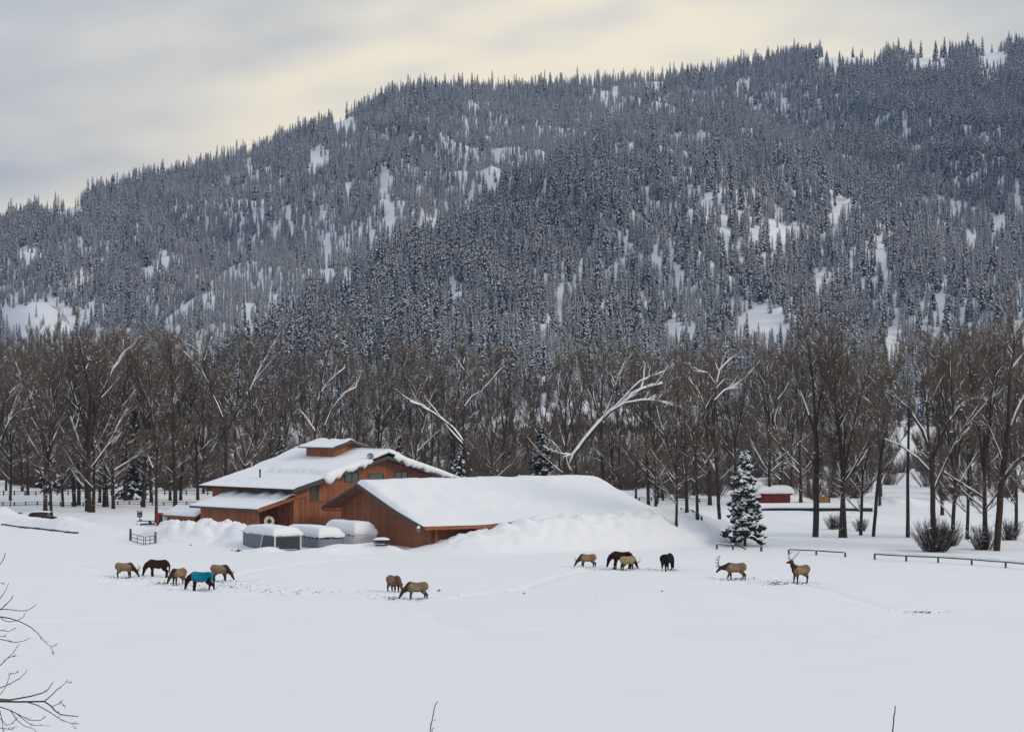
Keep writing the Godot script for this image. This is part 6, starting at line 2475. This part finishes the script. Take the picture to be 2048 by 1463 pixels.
# ================================================================ twigs close to the camera
func build_near_branches():
	# a young tree on the slope below the camera; its trunk stands just outside the picture
	var g := Grower.new()
	g.r.seed = 99
	g.snowy = 0.0
	g.twig_r = 0.003
	var d0 := 14.0
	var foot := Vector3(-4.3, gh(-4.3, -d0), -d0)
	var trunk := PackedVector3Array([Vector3(0, -0.4, 0), Vector3(0.05, 0.8, 0), Vector3(0.0, 1.8, 0.05), Vector3(0.1, 2.8, 0), Vector3(0.1, 3.8, 0.05)])
	g.W.tube(trunk, PackedFloat32Array([0.06, 0.05, 0.04, 0.03, 0.012]), 7)
	# pixel paths, thickness in pixels at the root, depth
	var paths := [
		[[-60, 1170, -20, 1150, 0, 1128, 8, 1115, 10, 1107], 2.2, 14.2],
		[[-70, 1240, -20, 1210, 0, 1195, 10, 1182, 17, 1165], 2.2, 13.6],
		[[-60, 1250, 0, 1219, 12, 1208, 22, 1198, 26, 1190], 2.6, 14.0],
		[[-40, 1240, 0, 1218, 14, 1218, 40, 1221, 55, 1220, 63, 1215, 70, 1210], 2.2, 14.4],
		[[-60, 1232, 0, 1233, 20, 1236, 40, 1243, 60, 1253, 75, 1266, 88, 1282, 101, 1293], 2.8, 13.8],
		[[101, 1293, 104, 1300, 107, 1309], 1.2, 13.8],
		[[101, 1293, 108, 1291, 114, 1288], 1.4, 13.8],
		[[0, 1233, 6, 1240, 20, 1243, 34, 1240, 46, 1234, 52, 1220], 1.8, 13.9],
		[[-60, 1255, 0, 1260, 18, 1262, 33, 1255], 2.0, 14.6],
		[[-50, 1272, 0, 1278, 30, 1284, 45, 1282, 60, 1275], 2.2, 14.2],
		[[-50, 1372, 0, 1330, 14, 1316, 26, 1304, 38, 1287], 2.4, 13.7],
		[[14, 1316, 22, 1313, 30, 1311], 1.4, 13.7],
		[[-60, 1400, 0, 1375, 20, 1367, 40, 1355, 50, 1345, 54, 1338], 2.4, 14.1],
		[[-30, 1400, 0, 1388, 10, 1375, 18, 1352, 20, 1345], 1.8, 13.9],
		[[20, 1347, 30, 1346, 36, 1343], 1.4, 13.9],
		[[-60, 1402, 0, 1398, 20, 1399, 60, 1392, 85, 1385, 97, 1377, 104, 1365], 4.0, 13.5],
		[[-60, 1404, 0, 1402, 40, 1403, 88, 1402, 100, 1410, 110, 1421, 120, 1428, 140, 1431, 156, 1432], 4.4, 13.6],
		[[88, 1402, 100, 1392, 112, 1380, 125, 1370, 135, 1360], 2.4, 13.6],
		[[135, 1364, 141, 1365], 1.3, 13.6],
		[[104, 1412, 114, 1408, 121, 1404], 1.6, 13.6],
		[[121, 1404, 126, 1410, 130, 1415], 1.0, 13.6],
		[[50, 1402, 75, 1410, 100, 1424, 120, 1438, 142, 1446, 154, 1446], 2.4, 13.4],
		[[142, 1446, 147, 1452, 151, 1457], 1.4, 13.4],
		[[-50, 1400, 0, 1413, 20, 1420, 40, 1430, 60, 1440, 80, 1440, 92, 1432], 2.6, 14.3],
		[[30, 1424, 45, 1437, 60, 1448, 72, 1450, 100, 1450], 2.0, 14.3],
		[[20, 1420, 34, 1440, 46, 1450, 66, 1457, 78, 1470], 2.0, 14.1],
		[[0, 1436, 12, 1450, 25, 1446, 34, 1434], 1.8, 13.9],
		[[-20, 1450, 0, 1455, 20, 1458, 34, 1452], 2.2, 13.7],
		[[-30, 1390, -4, 1410, 4, 1440, 6, 1470], 2.6, 13.8],
		[[-60, 1290, 0, 1272, 12, 1272], 1.6, 14.7],
		[[-60, 1180, 0, 1165, 9, 1168], 1.2, 15.0]]
	for q in paths:
		var p: Array = q[0]
		var pts := PackedVector3Array()
		var rad := PackedFloat32Array()
		var n := p.size() / 2
		for i in n:
			var e := float(i) / (n - 1)
			pts.push_back(at_depth(p[i * 2], p[i * 2 + 1], q[2] + 0.25 * e * sin(q[1] * 9.0 + p[1])) - foot)
			rad.push_back(lerpf(q[1], maxf(0.7, q[1] * 0.35), e) * 0.5 * q[2] / F)
		if p[0] < -15:
			# on to the trunk
			var t := clampf(pts[0].y - 0.35, 0.3, 3.7)
			pts.insert(0, Vector3(0.05, t, 0.0))
			rad.insert(0, rad[0] * 1.3)
		g.W.tube(pts, rad, 5)
		for i in 5:
			var f := g.r.randf_range(0.45, 0.98) * (pts.size() - 1)
			var j := mini(int(f), pts.size() - 2)
			var a := pts[j].lerp(pts[j + 1], f - j)
			var dd := (pts[j + 1] - pts[j]).normalized() + Vector3(g.r.randf_range(-0.4, 0.4), g.r.randf_range(-0.3, 0.9), g.r.randf_range(-0.6, 0.6))
			g.T.spike(a, a + dd.normalized() * g.r.randf_range(0.012, 0.04), 0.0022)
	var o := thing("young_tree", "dark bare young tree whose fine branches reach in over the lower left snow", "tree", foot)
	part("branches", g.W, M.bark, o)
	part("twigs", g.T, M.bark, o)
	# two shrub tips rising from the slope
	var tips := [
		["thin budded shoot with a forked base rising from the slope, side twigs near its top", [[[857, 1500, 861, 1455, 863, 1445, 866, 1430, 868, 1419, 870, 1410, 875, 1403], 1.8], [[862, 1450, 859, 1446], 1.0], [[865, 1441, 871, 1439], 1.0], [[862, 1500, 864, 1458, 867, 1455], 1.4]], 19.0],
		["straight knobbly shoot without side twigs rising from the slope", [[[1784, 1500, 1786, 1460, 1788, 1440, 1788, 1432, 1790, 1425, 1791, 1413], 2.4]], 18.0]]
	for q in tips:
		var base := at_depth(q[1][0][0][0], 1500, q[2])
		base.y = gh(base.x, base.z)
		var s := thing("bare_shoot", q[0], "shrub", base)
		var m := MB.new()
		for st in q[1]:
			var p: Array = st[0]
			var pts := PackedVector3Array()
			var rad := PackedFloat32Array()
			if p[1] == 1500:
				pts.push_back(Vector3(0, -0.2, 0))
				rad.push_back(st[1] * 0.8 * q[2] / F)
			for i in p.size() / 2:
				pts.push_back(at_depth(p[i * 2], p[i * 2 + 1], q[2]) - base)
				rad.push_back(st[1] * lerpf(0.55, 0.4, float(i) / (p.size() / 2)) * q[2] / F)
			m.tube(pts, rad, 6)
			for i in range(1, pts.size()):
				m.blob(pts[i], Vector3(1, 1.5, 1) * rad[i] * 1.7)
		part("stem", m, M.bark, s)

# ---------------------------------------------------------------- hay scraps and dung in the pawed snow
func build_scraps():
	var r := RandomNumberGenerator.new()
	r.seed = 313
	var m := MB.new()
	for q in [[330, 1166, 26, 3, 60], [390, 1172, 60, 8, 60], [480, 1172, 60, 6, 30], [560, 1182, 60, 5, 26], [640, 1184, 50, 4, 14], [790, 1196, 22, 3, 50], [835, 1198, 20, 2, 18], [1245, 1138, 50, 3, 26], [1350, 1140, 14, 2, 14], [1472, 1158, 36, 3, 60], [1555, 1167, 22, 6, 70], [1845, 1224, 40, 2, 40], [1600, 1166, 30, 3, 14], [450, 1162, 30, 3, 24], [265, 1156, 40, 3, 24]]:
		for k in q[4]:
			var p := on_ground(q[0] + r.randfn() * q[2] * 0.5, q[1] + r.randfn() * q[3] * 0.5)
			var s := r.randf_range(0.02, 0.055)
			m.blob(p + Vector3(0, s * 0.3, 0), Vector3(s * r.randf_range(0.8, 2.6), s * 0.7, s))
	var o := part("hay_scraps", m, M.scrap, self)
	o.set_meta("kind", "stuff")
	o.set_meta("label", "scattered dark hay scraps and dung on the trampled snow")
	o.set_meta("category", "hay")
	# broken snow thrown up where the animals have pawed and walked
	var w := MB.new()
	for t in trampled:
		var n := int(clampf(t[2] * t[3] * 1.6, 40, 260) * t[4])
		for k in n:
			var a := r.randf() * TAU
			var e := sqrt(r.randf())
			var x: float = t[0] + cos(a) * e * t[2]
			var z: float = t[1] + sin(a) * e * t[3]
			var s := r.randf_range(0.04, 0.15) * r.randf_range(0.5, 1.0)
			w.blob(Vector3(x, gh(x, z) + s * 0.1, z), Vector3(s * r.randf_range(0.7, 1.6), s * 0.8, s * r.randf_range(0.7, 1.6)))
	var cl := part("snow_clods", w, M.snow, self)
	cl.set_meta("kind", "stuff")
	cl.set_meta("label", "broken lumps of snow kicked up round the animals")
	cl.set_meta("category", "snow")
	rebase()

# every thing stands at its own foot: roots left at the origin move there, their parts stay where they are
func rebase():
	for o in get_children():
		if not (o is Node3D) or o is MeshInstance3D or not o.has_meta("category") or o.get_child_count() == 0 or o.has_meta("kind"):
			continue
		if (o as Node3D).position != Vector3.ZERO:
			continue
		var box := AABB()
		var any := false
		for c in o.get_children():
			if c is MeshInstance3D:
				var b: AABB = c.transform * (c as MeshInstance3D).mesh.get_aabb()
				box = b if not any else box.merge(b)
				any = true
		if not any:
			continue
		var at := Vector3(box.get_center().x, box.position.y, box.get_center().z)
		o.position = at
		for c in o.get_children():
			(c as Node3D).position -= at
